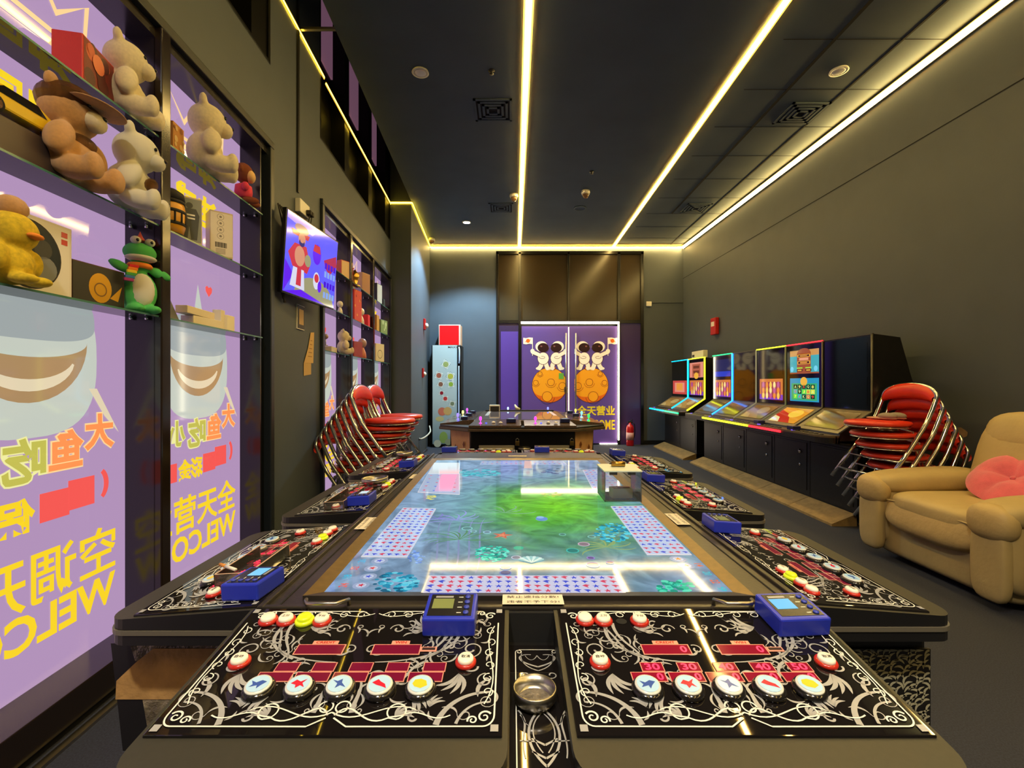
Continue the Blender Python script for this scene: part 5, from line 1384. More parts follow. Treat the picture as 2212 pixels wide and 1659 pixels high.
def con_pt(i, u, v, h=0.0048):
    xy, rz, kx, ky, lit, md = SETS[i]
    p = Matrix.Rotation(TILT2 if md else TILT, 4, 'X') @ Vector((u, v, h))
    p = Vector((p.x * kx, p.y * ky, p.z)); p = Matrix.Rotation(R(rz), 4, 'Z') @ p
    return Vector((p.x + xy[0], p.y + xy[1], p.z + TZ))
def con_rot(i, d=0.0):
    m = Matrix.Rotation(R(SETS[i][1] + d), 4, 'Z') @ Matrix.Rotation(TILT2 if SETS[i][5] else TILT, 4, 'X')
    return m.to_euler()
RD = ((0, 0.158, -0.048, 0, 'blue card reader with a dull green screen on the front left console'),
      (1, 0.200, -0.048, 1, 'blue card reader with a lit cyan screen on the front right console'),
      (2, 0.195, -0.055, 1, 'blue card reader beside the clear acrylic tray on the nearest left console'),
      (3, 0.155, -0.060, 2, 'blue card reader beside the round tin ashtray on the second left console'),
      (4, 0.120, -0.050, 2, 'blue card reader on the left console nearest the stacked chairs'),
      (5, 0.225, -0.045, 0, 'blue card reader on the nearest right console opposite the armchair'),
      (6, 0.215, -0.050, 0, 'blue card reader on the second right console beside the clear lidded box'),
      (7, 0.225, -0.045, 0, 'blue card reader on the farthest right console'),
      (8, 0.205, -0.070, 0, 'blue card reader at the far left corner of the table edge'),
      (9, 0.135, -0.070, 0, 'blue card reader on the far edge of the table, right of the middle'))
for i, u, v, lit, lab in RD:
    p = con_pt(i, u, v)
    o = reader(p.x, p.y, p.z, 0, 0, lab, lit, 1.0)
    o.rotation_euler = con_rot(i, -6 if i == 2 else (4 if i == 1 else 0))
def ashtray(x, y, z, r, label, tilt=(0, 0, 0)):
    b = MB()
    t = thing('ashtray', label, 'ashtray', (x, y, z), 0, rot=tilt)
    b.lathe([(r * 0.8, 0.0), (r * 0.98, 0.010), (r, 0.026), (r * 0.93, 0.027), (r * 0.86, 0.012), (r * 0.7, 0.004), (0, 0.004)], M_steel, n=32)
    b.build('dish', t)
    b = MB(); b.lathe([(0, 0.0075), (r * 0.7, 0.0065), (r * 0.83, 0.0055)], mat('cigarette_ash', (120, 110, 94), rough=0.95, vary=(70, 0.5), bump=(120, 1.0)), n=24); b.build('ash', t)
    return t
p = at(1155, 1505, Z=0.745)
ashtray(p.x, p.y, ZC + 0.0008, 0.0375, 'round metal ashtray full of ash in the slot between the front consoles')
p = con_pt(3, -0.155, -0.115); ashtray(p.x, p.y, p.z + 0.012, 0.062, 'round tin ashtray resting on buttons of the second left console', con_rot(3))
p = con_pt(4, -0.20, -0.16); ashtray(p.x, p.y, p.z + 0.012, 0.055, 'round tin ashtray on the left console nearest the stacked chairs', con_rot(4))
def tray(i, u, v, d, label, cig=False, dz=0.0):
    p = con_pt(i, u, v, 0.0048 + dz)
    t = thing('acrylic_tray', label, 'acrylic tray', p, 0, rot=con_rot(i))
    b = MB(); x, y, z = d; k = 0.003
    b.box((0, 0, k / 2), (x, y, k), M_acryl)
    for sg in (-1, 1): b.box((sg * (x / 2 - k / 2), 0, z / 2), (k, y, z), M_acryl); b.box((0, sg * (y / 2 - k / 2), z / 2), (x - 2 * k, k, z), M_acryl)
    b.build('tray', t)
    b = MB()
    mt = mat('acrylic_edge', (226, 190, 160), rough=0.2)
    for sg in (-1, 1): b.box((sg * (x / 2 - k / 2), 0, z), (k, y, 0.0015), mt); b.box((0, sg * (y / 2 - k / 2), z), (x, k, 0.0015), mt)
    for sa in (-1, 1):
        for sb in (-1, 1): b.box((sa * (x / 2 - k / 2), sb * (y / 2 - k / 2), z / 2), (k, k, z), mt)
    b.build('tray_edges', t)
    return t
tray(2, 0.075, -0.135, (0.20, 0.085, 0.032), 'clear acrylic tray standing on the nearest left console', dz=0.001)
p = con_pt(2, 0.155, -0.14, 0.040)
t = thing('cigarette', 'cigarette lying across the rim of the clear acrylic tray', 'cigarette', p, 0, rot=con_rot(2, 60))
b = MB(); b.tube([(-0.03, 0, 0.005), (0.012, 0, 0.005)], 0.004, M_white, 10); b.build('paper', t)
b = MB(); b.tube([(-0.055, 0, 0.005), (-0.03, 0, 0.005)], 0.0041, mat('filter_tan', (206, 134, 60), rough=0.8), 10); b.build('filter', t)
tray(3, 0.12, -0.15, (0.26, 0.075, 0.030), 'clear acrylic tray over the number windows of the second left console', dz=0.002)

# clear lidded box on the far right of the screen
a, c = at(1296, 1085, Z=TZ + .006), at(1376, 1085, Z=TZ + .006)
bw = (c.x - a.x); 
cb = thing('acrylic_box', 'clear acrylic box with a white lid standing on the far right of the screen', 'acrylic box', ((a.x + c.x) / 2 + 0.02, a.y + 0.085, TZ + 0.0068))
bd, bh = 0.16, 0.118
b = MB(); k = 0.003
for sg in (-1, 1): b.box((sg * (bw / 2 - k / 2), 0, bh / 2), (k, bd, bh), M_acryl); b.box((0, sg * (bd / 2 - k / 2), bh / 2), (bw - 2 * k, k, bh), M_acryl)
b.box((0, 0, k / 2), (bw - 2 * k, bd - 2 * k, k), M_acryl); b.build('case', cb)
b = MB(); mt = mat('acrylic_edge_white', (230, 226, 210), rough=0.2)
for sa in (-1, 1):
    for sb in (-1, 1): b.box((sa * (bw / 2 - k / 2), sb * (bd / 2 - k / 2), bh / 2), (k, k, bh), mt)
    b.box((sa * (bw / 2 - k / 2), 0, 0.002), (k, bd, 0.004), mt); b.box((0, sa * (bd / 2 - k / 2), 0.002), (bw, k, 0.004), mt)
b.build('case_edges', cb)
b = MB(); b.box((0, 0, bh + 0.004), (bw + 0.006, bd + 0.006, 0.006), mat('frosted_lid', (222, 226, 206), rough=0.4), 0.001); b.build('lid', cb)
for sg in (-1, 1): b = MB(); b.box((sg * bw * 0.25, -bd / 2 + 0.012, bh - 0.006), (0.03, 0.01, 0.012), M_satin); b.build('hinge', cb)
b = MB(); b.tube([(-0.028, 0.01, 0.0), (0.028, 0.01, 0.0)], 0.011, M_brass, 14); b.cyl((-0.03, 0.01, 0), 0.007, 0.003, M_ink, 10, TR(0, 0, 0))
tag(b.build('cam_lock', loc=(cb.location.x + 0.0, cb.location.y, cb.location.z + bh + 0.0185)), 'brass cam lock lying on the white lid of the clear box', 'lock')
t = thing('card_pack', 'small open cream and red box inside the clear acrylic box', 'small box', (cb.location.x + 0.005, cb.location.y - 0.015, cb.location.z + 0.0035), R(6))
b = MB(); b.box((0, 0, 0.02), (0.085, 0.05, 0.04), mat('pack_cream', (226, 206, 160), rough=0.6), 0.001); b.box((0.0, 0, 0.0405), (0.07, 0.04, 0.0012), mat('pack_brown', (150, 90, 50), rough=0.6)); b.build('pack', t)
b = MB(); b.box((0.01, 0.0, 0.043), (0.05, 0.02, 0.003), M_redp); b.build('red_tab', t)

def note(px, py, w_, h_, z, rz, label, lines):
    p = at(px, py, Z=z)
    b = MB(); b.prism([(-w_ / 2, -h_ / 2), (w_ / 2, -h_ / 2), (w_ / 2, h_ / 2), (-w_ / 2, h_ / 2)], 0, 0.0006, M_paper)
    for i, tx in enumerate(lines):
        b.text(tx, M_ink, TR(0, h_ * (0.24 - 0.5 * i) if len(lines) > 1 else 0, 0.0009), w_ * 0.86, h_ * 0.26, 0.0)
    o = b.build('paper_label', loc=(p.x, p.y, z), rot=(0, 0, rz))
    return tag(o, label, 'paper label')
note(1151, 1295, 0.133, 0.046, TZ + 0.0078, 0, 'white paper label with black writing on the front rail of the screen', ['禁止遮挡分数!', '违者不予下分!'])
note(793, 1130, 0.135, 0.045, TZ + 0.0012, R(-90), 'white paper label on the left deck rail beside the second console', ['禁止遮挡分数!', '违者不予下分!'])
note(897, 1029, 0.11, 0.045, TZ + 0.0012, R(-90), 'small white paper label on the left deck rail toward the far end', ['禁止遮挡分数!'])
note(1462, 1121, 0.135, 0.045, TZ + 0.0012, R(90), 'white paper label on the right deck rail beside the second console', ['禁止遮挡分数!', '违者不予下分!'])
note(1118, 985, 0.12, 0.04, TZ + 0.0065, R(180), 'cream paper label on the raised far rail of the table', ['禁止遮挡分数!'])
# ------------------------------------------------------------------ second fish table toward the doors
t2 = thing('fish_game_table', 'second fish game table with lit joysticks in front of the purple doors', 'game table', (0.13, 7.0, 0))
Z2 = 0.82
M_t2 = mat('table_brown', (84, 72, 62), rough=0.25, vary=(9, 0.15))
M_t2p = mat('table_top_print', (92, 76, 66), rough=0.14, vary=(60, 0.3))
M_corner = mat('orange_brown_panel', (252, 190, 124), rough=0.5, vary=(10, 0.12))
b = MB()
b.bx(-0.64, 0.64, -1.28, 1.25, 0.04, 0.70, M_black, 0.01); b.bx(-0.95, 0.95, -0.80, 0.85, 0.04, 0.70, M_black, 0.01)
b.build('body', t2)
for sg in (-1, 1):
    b = MB(); x0, x1 = 0.655, 0.93
    b.add([(sg * x0, -1.20, 0.69), (sg * x1, -0.93, 0.69), (sg * x1 * 0.95, -0.93, 0.06), (sg * x0, -1.20, 0.06)], [(0, 1, 2, 3)], M_corner)
    for k in range(3):
        for j in range(2):
            x = x0 + 0.08 + 0.12 * j; z = 0.52 - 0.16 * k - 0.05 * j; y = -1.20 + 0.27 * (x - x0) / (x1 - x0) - 0.003
            b.add([(sg * (x - 0.018), y - 0.020, z), (sg * x, y - 0.004, z - 0.045), (sg * (x + 0.018), y + 0.012, z), (sg * x, y - 0.004, z + 0.045)], [(0, 1, 2, 3)], mat('diamond_print', (140, 78, 36), rough=0.5))
    b.build('corner_panel', t2)
    o = thing('collar', None, None); bpy.data.objects.remove(o)
b = MB()
oct_ = [(-0.66, -1.34), (0.66, -1.34), (1.07, -0.98), (1.07, 1.0), (0.66, 1.32), (-0.66, 1.32), (-1.07, 1.0), (-1.07, -0.98)]
b.prism(oct_, 0.70, 0.735, M_t2, None, 0.006); b.prism([(p[0] * 0.99, p[1] * 0.99) for p in oct_], 0.735, 0.755, M_satin)
b.build('apron', t2)
b = MB()
for (pts) in ([(-0.655, -1.33), (-0.02, -1.33), (-0.02, -1.04), (-0.60, -1.04)], [(0.02, -1.33), (0.655, -1.33), (0.60, -1.04), (0.02, -1.04)]):
    v = [(p[0], p[1], 0.775 if p[1] < -1.2 else Z2) for p in pts]; n = 4
    b.add(v + [(p[0], p[1], 0.75) for p in pts], [(0, 1, 2, 3), (0, 4, 5, 1), (1, 5, 6, 2), (3, 7, 4, 0), (2, 6, 7, 3)], M_t2p)
for sg in (-1, 1):
    for k in range(3):
        y0 = -0.95 + 0.65 * k; pts = [(sg * 0.62, y0), (sg * 1.06, y0), (sg * 1.06, y0 + 0.60), (sg * 0.62, y0 + 0.60)]
        v = [(p[0], p[1], 0.77 if abs(p[0]) > 1 else Z2) for p in pts]
        b.add(v + [(p[0], p[1], 0.75) for p in pts], [(0, 1, 2, 3), (0, 4, 5, 1), (1, 5, 6, 2), (2, 6, 7, 3), (3, 7, 4, 0)], M_t2p)
b.add([(-0.64, 1.05, Z2), (0.64, 1.05, Z2), (0.64, 1.32, 0.78), (-0.64, 1.32, 0.78)], [(0, 1, 2, 3)], M_t2p)
b.build('control_panels', t2)
b = MB()
b.bx(-0.62, 0.62, -1.05, 1.05, 0.755, Z2 - 0.003, M_t2, 0.004)
b.bx(-0.58, 0.58, 0.95, 1.0, Z2 - 0.005, Z2 + 0.02, M_satin, 0.006)
b.build('deck', t2)
b = MB(); b.box((0, -0.02, Z2 - 0.001), (1.04, 1.88, 0.006), mat('dim_screen', (84, 78, 76), rough=0.04, spec=0.7, emit=(120, 112, 110), es=0.25))
for sg in (-1, 1): b.box((sg * 0.50, 0.30, Z2 + 0.0025), (0.05, 1.0, 0.001), glow('pale_bar', (206, 214, 206), 0.8))
b.build('screen', t2)
def joystick(x, y, c, name, rz):
    z = Z2 - 0.02 if abs(x) < 0.9 and abs(y) < 1.2 else 0.79
    m = glow('stick_' + name, c, 2.2, rough=0.2)
    b = MB(); b.lathe([(0.03, 0), (0.03, 0.012), (0.008, 0.018), (0.008, 0.055), (0.024, 0.065), (0.028, 0.095), (0.02, 0.125), (0.0, 0.132)], m, n=18)
    o = b.build('joystick', t2, loc=(x, y, z), scale=(0.62, 0.62, 0.68))
    b = MB(); b.cyl((0, 0, 0), 0.012, 0.012, glow('stick_button_blue', (70, 90, 250), 2.0), 14); b.build('joystick_button', t2, loc=(x + 0.07 * math.cos(rz), y + 0.07 * math.sin(rz), z))
for (x, y, c, n, rz) in ((-0.52, -1.21, (250, 60, 220), 'pink', 0), (0.16, -1.21, (250, 60, 220), 'pink', 0), (-0.86, -0.70, (130, 110, 255), 'violet', 1.57), (-0.86, -0.05, (240, 230, 130), 'cream', 1.57), (-0.86, 0.60, (210, 80, 240), 'purple', 1.57),
                         (0.90, -0.72, (50, 230, 90), 'green', 1.57), (0.90, -0.08, (110, 220, 240), 'cyan', 1.57), (0.90, 0.58, (245, 225, 90), 'yellow', 1.57), (-0.20, 1.20, (170, 200, 250), 'ice', 3.14), (0.50, 1.20, (120, 130, 245), 'blue', 3.14)):
    joystick(x, y, c, n, rz)
for (x, y) in ((-0.36, -1.20), (-0.27, -1.24), (0.32, -1.20), (0.41, -1.24), (-0.80, -0.50), (-0.80, 0.15), (0.84, -0.5), (0.84, 0.15), (-0.45, 1.16), (-0.36, 1.18), (0.22, 1.16), (0.31, 1.18)):
    b = MB(); b.lathe([(0.024, 0), (0.022, 0.012), (0.0, 0.02)], M_btnw, n=16); b.build('push_button', t2, loc=(x, y, 0.80 if abs(y) > 1 else 0.80))
for (x0, x1) in ((-0.535, -0.10), (0.145, 0.57)):
    b = MB(); b.bx(x0, x1, -1.292, -1.278, 0.36, 0.53, mat('grille_frame', (140, 136, 124), rough=0.4), 0.004); b.bx(x0 + 0.02, x1 - 0.02, -1.296, -1.29, 0.38, 0.50, mat('grille_cream', (206, 196, 160), rough=0.5))
    r2 = random.Random(int(x0 * 100))
    for k in range(9):
        x = x0 + 0.05 + k * (x1 - x0 - 0.1) / 8
        b.ribbon(spiral((x, 0.44), 0.026, 0.006, R(90 + 200 * (k % 2)), R(480 + 200 * (k % 2)), 14), 0.008, 0.010, M_ink, 0, TR(0, -1.297, 0) @ FRONT)
    b.build('grille', t2)
for i, x in enumerate((-0.065, 0.60)):
    b = MB(); b.box((0, 0, 0), (0.05, 0.022, 0.055), mat('tarnished_brass', (110, 92, 50), rough=0.4, metal=0.8), 0.004); b.tube([(-0.016, 0, 0.025), (-0.016, 0, 0.05), (0, 0, 0.062), (0.016, 0, 0.05), (0.016, 0, 0.025)], 0.005, M_steel)
    tag(b.build('padlock', loc=(0.13 + x, 7.0 - 1.295, 0.555)), ('brass padlock between the two grilles of the second fish table', 'brass padlock at the right end of the second fish table')[i], 'padlock', 'padlocks on the second table')
b = MB(); b.lathe([(0.03, 0), (0.07, 0.02), (0.075, 0.035), (0.065, 0.035), (0.03, 0.012), (0, 0.012)], M_steel, (0.02, -1.33, 0.47), 20, sy=0.6); b.build('coin_cup', t2)
def small_box(nm, lab, cat, loc, d, m, rz=0.0, top=None):
    b = MB(); b.box((0, 0, d[2] / 2), d, m, 0.004)
    if top: b.box((0, 0, d[2] - 0.002), (d[0] * 0.6, d[1] * 0.5, 0.006), top)
    return tag(b.build(nm, loc=loc, rot=(0, 0, rz)), lab, cat)
M_rd = mat('reader_navy', (30, 34, 84), rough=0.3)
LC = glow('reader_ice', (180, 220, 244), 1.0)
for (x, y, z, lab, rz) in ((-0.14, -1.16, 0.803, 'dark blue card reader on the front edge of the second table, left one', 0), (0.53, -1.16, 0.803, 'dark blue card reader on the front edge of the second table, right one', 0), (-0.76, -0.78, 0.805, 'dark blue card reader beside the violet joystick of the second table', 1.57), (-0.76, -0.12, 0.805, 'dark blue card reader beside the cream joystick of the second table', 1.57), (-0.76, 0.52, 0.805, 'dark blue card reader beside the purple joystick of the second table', 1.57), (0.80, 0.52, 0.805, 'dark blue card reader beside the yellow joystick of the second table', 1.57), (0.80, -0.16, 0.805, 'dark blue card reader beside the cyan joystick of the second table', 1.57)):
    o = small_box('card_reader', lab, 'card reader', (0.13 + x, 7.0 + y, z), (0.12, 0.09, 0.045), M_rd, rz, LC); o['group'] = 'card readers on the second table'
t = thing('napkin_box', 'cream open-sided box standing at the back left of the second table', 'tissue box', (0.13 - 0.42, 7.0 + 0.80, Z2 + 0.003))
b = MB(); b.bx(-0.085, 0.085, -0.06, 0.06, 0.085, 0.108, M_paper, 0.004); b.bx(-0.085, -0.07, -0.06, 0.06, 0, 0.085, M_paper); b.bx(0.075, 0.085, -0.06, 0.06, 0, 0.085, M_paper); b.bx(-0.07, 0.075, 0.045, 0.06, 0, 0.085, M_paper); b.build('box_shell', t)
b = MB(); b.bx(-0.065, 0.07, -0.05, 0.04, 0.0, 0.08, M_ink); b.build('contents', t)
b = MB(); b.tube([(0, 0, 0.01), (0.05, 0.02, 0.04), (0.09, 0.01, 0.10)], [0.03, 0.028, 0.01], mat('crumpled_tissue', (226, 206, 160), rough=0.9, bump=(60, 1.0)), 10)
tag(b.build('crumpled_tissue', loc=(0.13 + 0.0, 7.0 + 1.02, 0.826), rot=(0, 0, 2.6)), 'crumpled cream tissue on the back edge of the second table', 'tissue')

# ------------------------------------------------------------------ row of slot machines along the right wall
XF = 3.25
M_cab = mat('cabinet_black', (20, 19, 20), rough=0.35, vary=(14, 0.2), bump=(120, 0.1))
M_csl = mat('console_bronze', (96, 82, 60), rough=0.3, vary=(30, 0.15))
M_gls = mat('dark_screen', (14, 14, 17), rough=0.06, spec=0.6)
M_step = mat('foot_plate', (150, 122, 74), rough=0.5, vary=(16, 0.25), bump=(60, 0.3))
NEON = {'cyan': (0, 190, 255), 'yellow': (230, 240, 30), 'blue': (30, 130, 255), 'red': (255, 30, 40), 'green': (0, 210, 110), 'dim': (120, 120, 70), 'pale': (170, 160, 120)}
def neon(n): return glow('neon_' + n, NEON[n], {'dim': 0.5, 'pale': 0.6}.get(n, 4.0), rough=0.3) if n else M_satin
def sg_(n, c, es=1.0): return glow('slot_' + n, c, es, rough=0.06)
def slot_screen(kind, x0, x1, z0, z1, seed):
    b = MB(); y = -0.004
    M = lambda k: TR(0, y - 0.0006 * k, 0) @ FRONT
    W_, H_ = x1 - x0, z1 - z0; cx, cz = (x0 + x1) / 2, (z0 + z1) / 2
    def bxx(u0, u1, v0, v1, m, k): b.face([(x0 + u0 * W_, z0 + v0 * H_, 0), (x0 + u1 * W_, z0 + v0 * H_, 0), (x0 + u1 * W_, z0 + v1 * H_, 0), (x0 + u0 * W_, z0 + v1 * H_, 0)], m, M(k))
    def dsc(u, v, r, m, k, ry=1.0): b.disc((x0 + u * W_, z0 + v * H_, 0), r * W_, m, 18, M(k), r * W_ * ry)
    r2 = random.Random(seed)
    if kind == 'off':
        bxx(0, 1, 0, 1, M_gls, 1)
    elif kind == 'paytable':
        bxx(0, 1, 0, 1, sg_('teal', (70, 170, 180)), 1); bxx(0, 1, 0.75, 1, sg_('sand', (206, 150, 80)), 2); bxx(0, 1, 0, 0.06, sg_('clay', (160, 80, 40)), 2)
        bxx(0.26, 0.74, 0.0, 0.86, sg_('clay', (176, 86, 44)), 3); dsc(0.5, 0.84, 0.24, sg_('clay', (176, 86, 44)), 3, 0.5)
        for v, h in ((0.70, 0.11), (0.40, 0.13)): bxx(0.28, 0.72, v, v + h, sg_('gold', (240, 180, 60)), 4); bxx(0.31, 0.69, v + 0.02, v + h - 0.02, sg_('darkred', (70, 24, 14)), 5); bxx(0.38, 0.62, v + 0.04, v + h - 0.04, sg_('amber', (230, 150, 60)), 6)
        bxx(0.34, 0.66, 0.56, 0.67, sg_('rose', (236, 160, 120)), 4)
        for u in (0.26, 0.56): bxx(u, u + 0.2, 0.10, 0.19, sg_('darkred', (70, 24, 14)), 5); bxx(u + 0.03, u + 0.17, 0.12, 0.17, sg_('gold', (240, 180, 60)), 6); bxx(u, u + 0.2, 0.22, 0.27, sg_('lime', (170, 226, 60)), 5)
        for u in (0.08, 0.9): dsc(u, 0.2, 0.06, sg_('sky', (120, 210, 236)), 4)
    elif kind == 'reels':
        bxx(0, 1, 0, 1, sg_('sea', (40, 150, 190)), 1); bxx(0.06, 0.94, 0.05, 0.78, sg_('leaf', (60, 170, 110)), 2); dsc(0.5, 0.86, 0.12, sg_('gold', (240, 180, 60)), 3, 0.8)
        cols = ((20, 60, 30), (226, 226, 70), (60, 190, 190), (206, 110, 70), (110, 226, 60), (16, 40, 26))
        for i in range(5):
            for j in range(3):
                u, v = 0.14 + 0.15 * i, 0.12 + 0.21 * j
                c = cols[r2.randrange(6)]; bxx(u, u + 0.13, v, v + 0.185, sg_('cell_%d' % cols.index(c), c), 3)
                b.text('A9AQ8Q9J8A7AKQ9'[i + 5 * (2 - j)], sg_('glyph%d' % ((i + j) % 3), ((250, 240, 120), (226, 70, 60), (206, 250, 160))[(i + j) % 3]), TR(x0 + (u + 0.065) * W_, y - 0.0026, z0 + (v + 0.09) * H_) @ FRONT, 0.07 * W_, 0.12 * H_, 0.02)
    elif kind == 'purple':
        bxx(0, 1, 0, 1, sg_('orange', (206, 120, 60)), 1); bxx(0, 1, 0, 0.25, sg_('violet', (120, 60, 190)), 2); bxx(0.08, 0.92, 0.1, 0.85, sg_('maroon', (150, 56, 76)), 3)
        for i in range(5):
            for j in range(3):
                dsc(0.18 + 0.16 * i, 0.2 + 0.25 * j, 0.055, sg_('sym%d' % ((i * 3 + j) % 4), ((246, 200, 90), (236, 140, 60), (190, 90, 150), (250, 226, 150))[(i * 3 + j) % 4]), 4, 1.5)
    elif kind == 'rose':
        bxx(0, 1, 0, 1, sg_('peach', (226, 140, 120)), 1); bxx(0.2, 0.8, 0.05, 0.9, sg_('terracotta', (180, 96, 70)), 2); bxx(0.28, 0.72, 0.6, 0.78, sg_('brown', (110, 56, 36)), 3); bxx(0.28, 0.72, 0.28, 0.46, sg_('brown', (110, 56, 36)), 3); dsc(0.5, 0.12, 0.16, sg_('gold', (240, 180, 60)), 3, 0.6)
    elif kind == 'redbox':
        bxx(0, 1, 0, 1, sg_('crimson', (196, 70, 64)), 1); bxx(0.15, 0.85, 0.15, 0.85, sg_('peach', (226, 140, 120)), 2); bxx(0.28, 0.72, 0.28, 0.8, sg_('amber', (230, 150, 60)), 3)
    elif kind == 'blue':
        bxx(0, 1, 0, 1, sg_('navy', (24, 36, 84), 0.8), 1); bxx(0, 1, 0, 0.3, sg_('royal', (30, 60, 190)), 2)
    return b
def glass_panel(kind, w2, s0):
    """sloping lower display, in slope coordinates (u across, v up)"""
    b = MB()
    b.face([(-w2, 0, 0), (w2, 0, 0), (w2, s0, 0), (-w2, s0, 0)], {'gold': sg_('goldglass', (226, 150, 40)), 'dull': mat('amber_glass', (150, 118, 66), rough=0.12), 'off': mat('bronze_glass', (110, 92, 58), rough=0.1)}[kind])
    if kind != 'off':
        m = sg_('redband', (196, 50, 30)) if kind == 'gold' else mat('dull_band', (170, 140, 80), rough=0.2)
        m2 = sg_('creamband', (240, 220, 150)) if kind == 'gold' else mat('dull_cream', (190, 170, 120), rough=0.2)
        b.face([(-w2, 0, 0.0006), (w2 * 0.6, 0, 0.0006), (-w2 * 0.1, s0 * 0.55, 0.0006), (-w2, s0 * 0.8, 0.0006)], m)
        b.face([(-w2, 0, 0.001), (-w2 * 0.2, 0, 0.001), (-w2 * 0.5, s0 * 0.3, 0.001), (-w2, s0 * 0.4, 0.001)], m2)
        b.disc((w2 * 0.25, s0 * 0.62, 0.0012), w2 * 0.45, sg_('butter', (246, 200, 70)) if kind == 'gold' else m2, 20, ry=s0 * 0.26)
    return b
YSEG = ((4.20, 4.87), (4.87, 5.53), (5.53, 6.20), (6.20, 6.87), (6.87, 7.56), (7.86, 8.61), (8.61, 9.50))
SLOT = (('off', 'off', 'off', None, None, None, 'black slot machine with dark screens, nearest the red stacked chairs'),
        ('paytable', 'reels', 'gold', 'red', None, 'red', 'slot machine with a bright teal reel screen and a red light edge'),
        ('off', 'purple', 'dull', 'yellow', 'dim', 'yellow', 'slot machine with only its lower purple screen lit, yellow light on top'),
        ('off', 'off', 'off', None, 'pale', 'yellow', 'dark slot machine between the blue-edged one and the purple-screened one'),
        ('blue', 'purple', 'off', 'green', 'blue', None, 'slot machine framed by a bright blue neon edge'),
        ('rose', 'purple', 'dull', 'yellow', 'yellow', 'green', 'slot machine framed by a yellow neon edge'),
        ('off', 'redbox', 'dull', 'cyan', 'cyan', 'cyan', 'slot machine in the far right corner with a cyan neon edge'))
for (y0, y1), (up, lo, gp, ntop, nside, nfront, lab) in zip(YSEG, SLOT):
    w_ = y1 - y0; h = w_ / 2 - 0.003
    t = thing('slot_machine', lab, 'slot machine', (XF, (y0 + y1) / 2, 0), R(-90), 'slot machines along the right wall')
    b = MB()
    zt = 1.73
    b.extr([(-0.14, 0.10), (0.352, 0.10), (0.352, 1.30), (0.24, zt - 0.03), (0.02, zt), (0.0, zt), (0.0, 1.03), (-0.30, 0.83), (-0.32, 0.76), (-0.14, 0.70)], -h, h, M_cab)
    b.bx(-h, h, -0.145, -0.13, 0.12, 0.68, M_cab, 0.004)
    b.build('cabinet', t)
    b = MB(); q = 0.05
    if y0 < 4.3:
        out = [(-h, -0.30), (h, -0.30), (h, -0.34)] + [(h - 0.12 + 0.12 * math.cos(a), -0.33 - 0.12 * math.sin(a)) for a in [R(90 * k / 6) for k in range(7)]] + [(-h, -0.45)]
    else:
        out = [(-h, -0.30), (h, -0.30), (h, -0.45), (-h, -0.45)]
    b.prism(out, 0.795, 0.812, M_csl); b.prism(out, 0.742, 0.795, M_cab)
    b.bx(-h, h, -0.32, -0.14, 0.742, 0.765, M_cab)
    b.build('console', t)
    b = MB(); b.bx(-h + 0.05, h - 0.05, -0.15, -0.143, 0.16, 0.66, M_cab, 0.002); dr = b.build('door', t)
    b = MB(); M = TR(h - 0.16, -0.15, 0.56, rx=R(90)); b.lathe([(0.022, 0), (0.022, 0.012), (0.0, 0.016)], M_chrome, n=16, M=M); b.lathe([(0.016, 0), (0.014, 0.008), (0.0, 0.01)], M_chrome, n=14, M=TR(h - 0.16, -0.15, 0.42, rx=R(90))); b.build('lock', dr)
    b = MB(); b.extr([(-0.15, 0.0), (-0.15, 0.105), (-0.165, 0.105), (-0.375, 0.022), (-0.375, 0.0)], -h, h, M_step); b.build('foot_plate', t)
    b = MB(); x0, x1 = -h + 0.07, h - 0.07
    b.bx(-h + 0.012, h - 0.012, -0.003, 0.0, 1.045, zt - 0.015, M_gls)
    b.build('front_glass', t)
    s = slot_screen(up, x0, x1, 1.395, 1.66, 3).build('upper_screen', t)
    s = slot_screen(lo, x0, x1, 1.085, 1.345, 5).build('lower_screen', t)
    ang = math.atan2(0.20, 0.30)
    b = MB(); sl = math.hypot(0.2, 0.3)
    b.face([(-h, 0, 0), (h, 0, 0), (h, sl, 0), (-h, sl, 0)], M_csl, TR(0, -0.30 - 0.0015, 0.83 + 0.0025, rx=ang)); b.build('sloped_frame', t)
    b2 = glass_panel(gp, h - 0.08, sl * 0.74); b2.build('sloped_display', t, loc=(0, -0.30 + 0.045 * math.cos(ang) - 0.004, 0.83 + 0.045 * math.sin(ang) + 0.006), rot=(ang, 0, 0))
    b = MB(); b.bx(-h, h, -0.012, 0.006, zt - 0.004, zt + 0.008, neon(ntop) if ntop else mat('edge_dim', (70, 68, 60), rough=0.3)); b.build('top_edge', t)
    b = MB()
    b.tube([(h - 0.008, -0.008, zt), (h - 0.008, -0.008, 1.03), (h - 0.008, -0.305, 0.832)], 0.009 if nside not in ('blue', 'yellow', 'cyan') else 0.014, neon(nside) if nside else mat('edge_dim', (70, 68, 60), rough=0.3), 8); b.build('side_edge', t)
    if nfront:
        b = MB(); b.bx(-h, h, -0.462, -0.448, 0.775, 0.797, neon(nfront)); b.build('front_edge', t)
    for k in range(7):
        b = MB(); b.lathe([(0.02, 0), (0.02, 0.006), (0.0, 0.009)], M_btnb if k else glow('slot_key_violet', (110, 80, 240), 1.5), n=14)
        b.build('push_button', t, loc=(-h + 0.12 + k * (w_ - 0.24) / 6, -0.395, 0.812))
for (y, x, lab) in ((4.78, 2.86, 'dark blue card reader on the console of the nearest slot machine'), (5.52, 2.90, 'small dark blue card reader on the slot console beside the purple screen')):
    o = small_box('card_reader', lab, 'card reader', (x + 0.02, y, 0.8125), (0.11, 0.08, 0.04), M_rd, R(-90)); o['group'] = 'card readers on the slot machines'
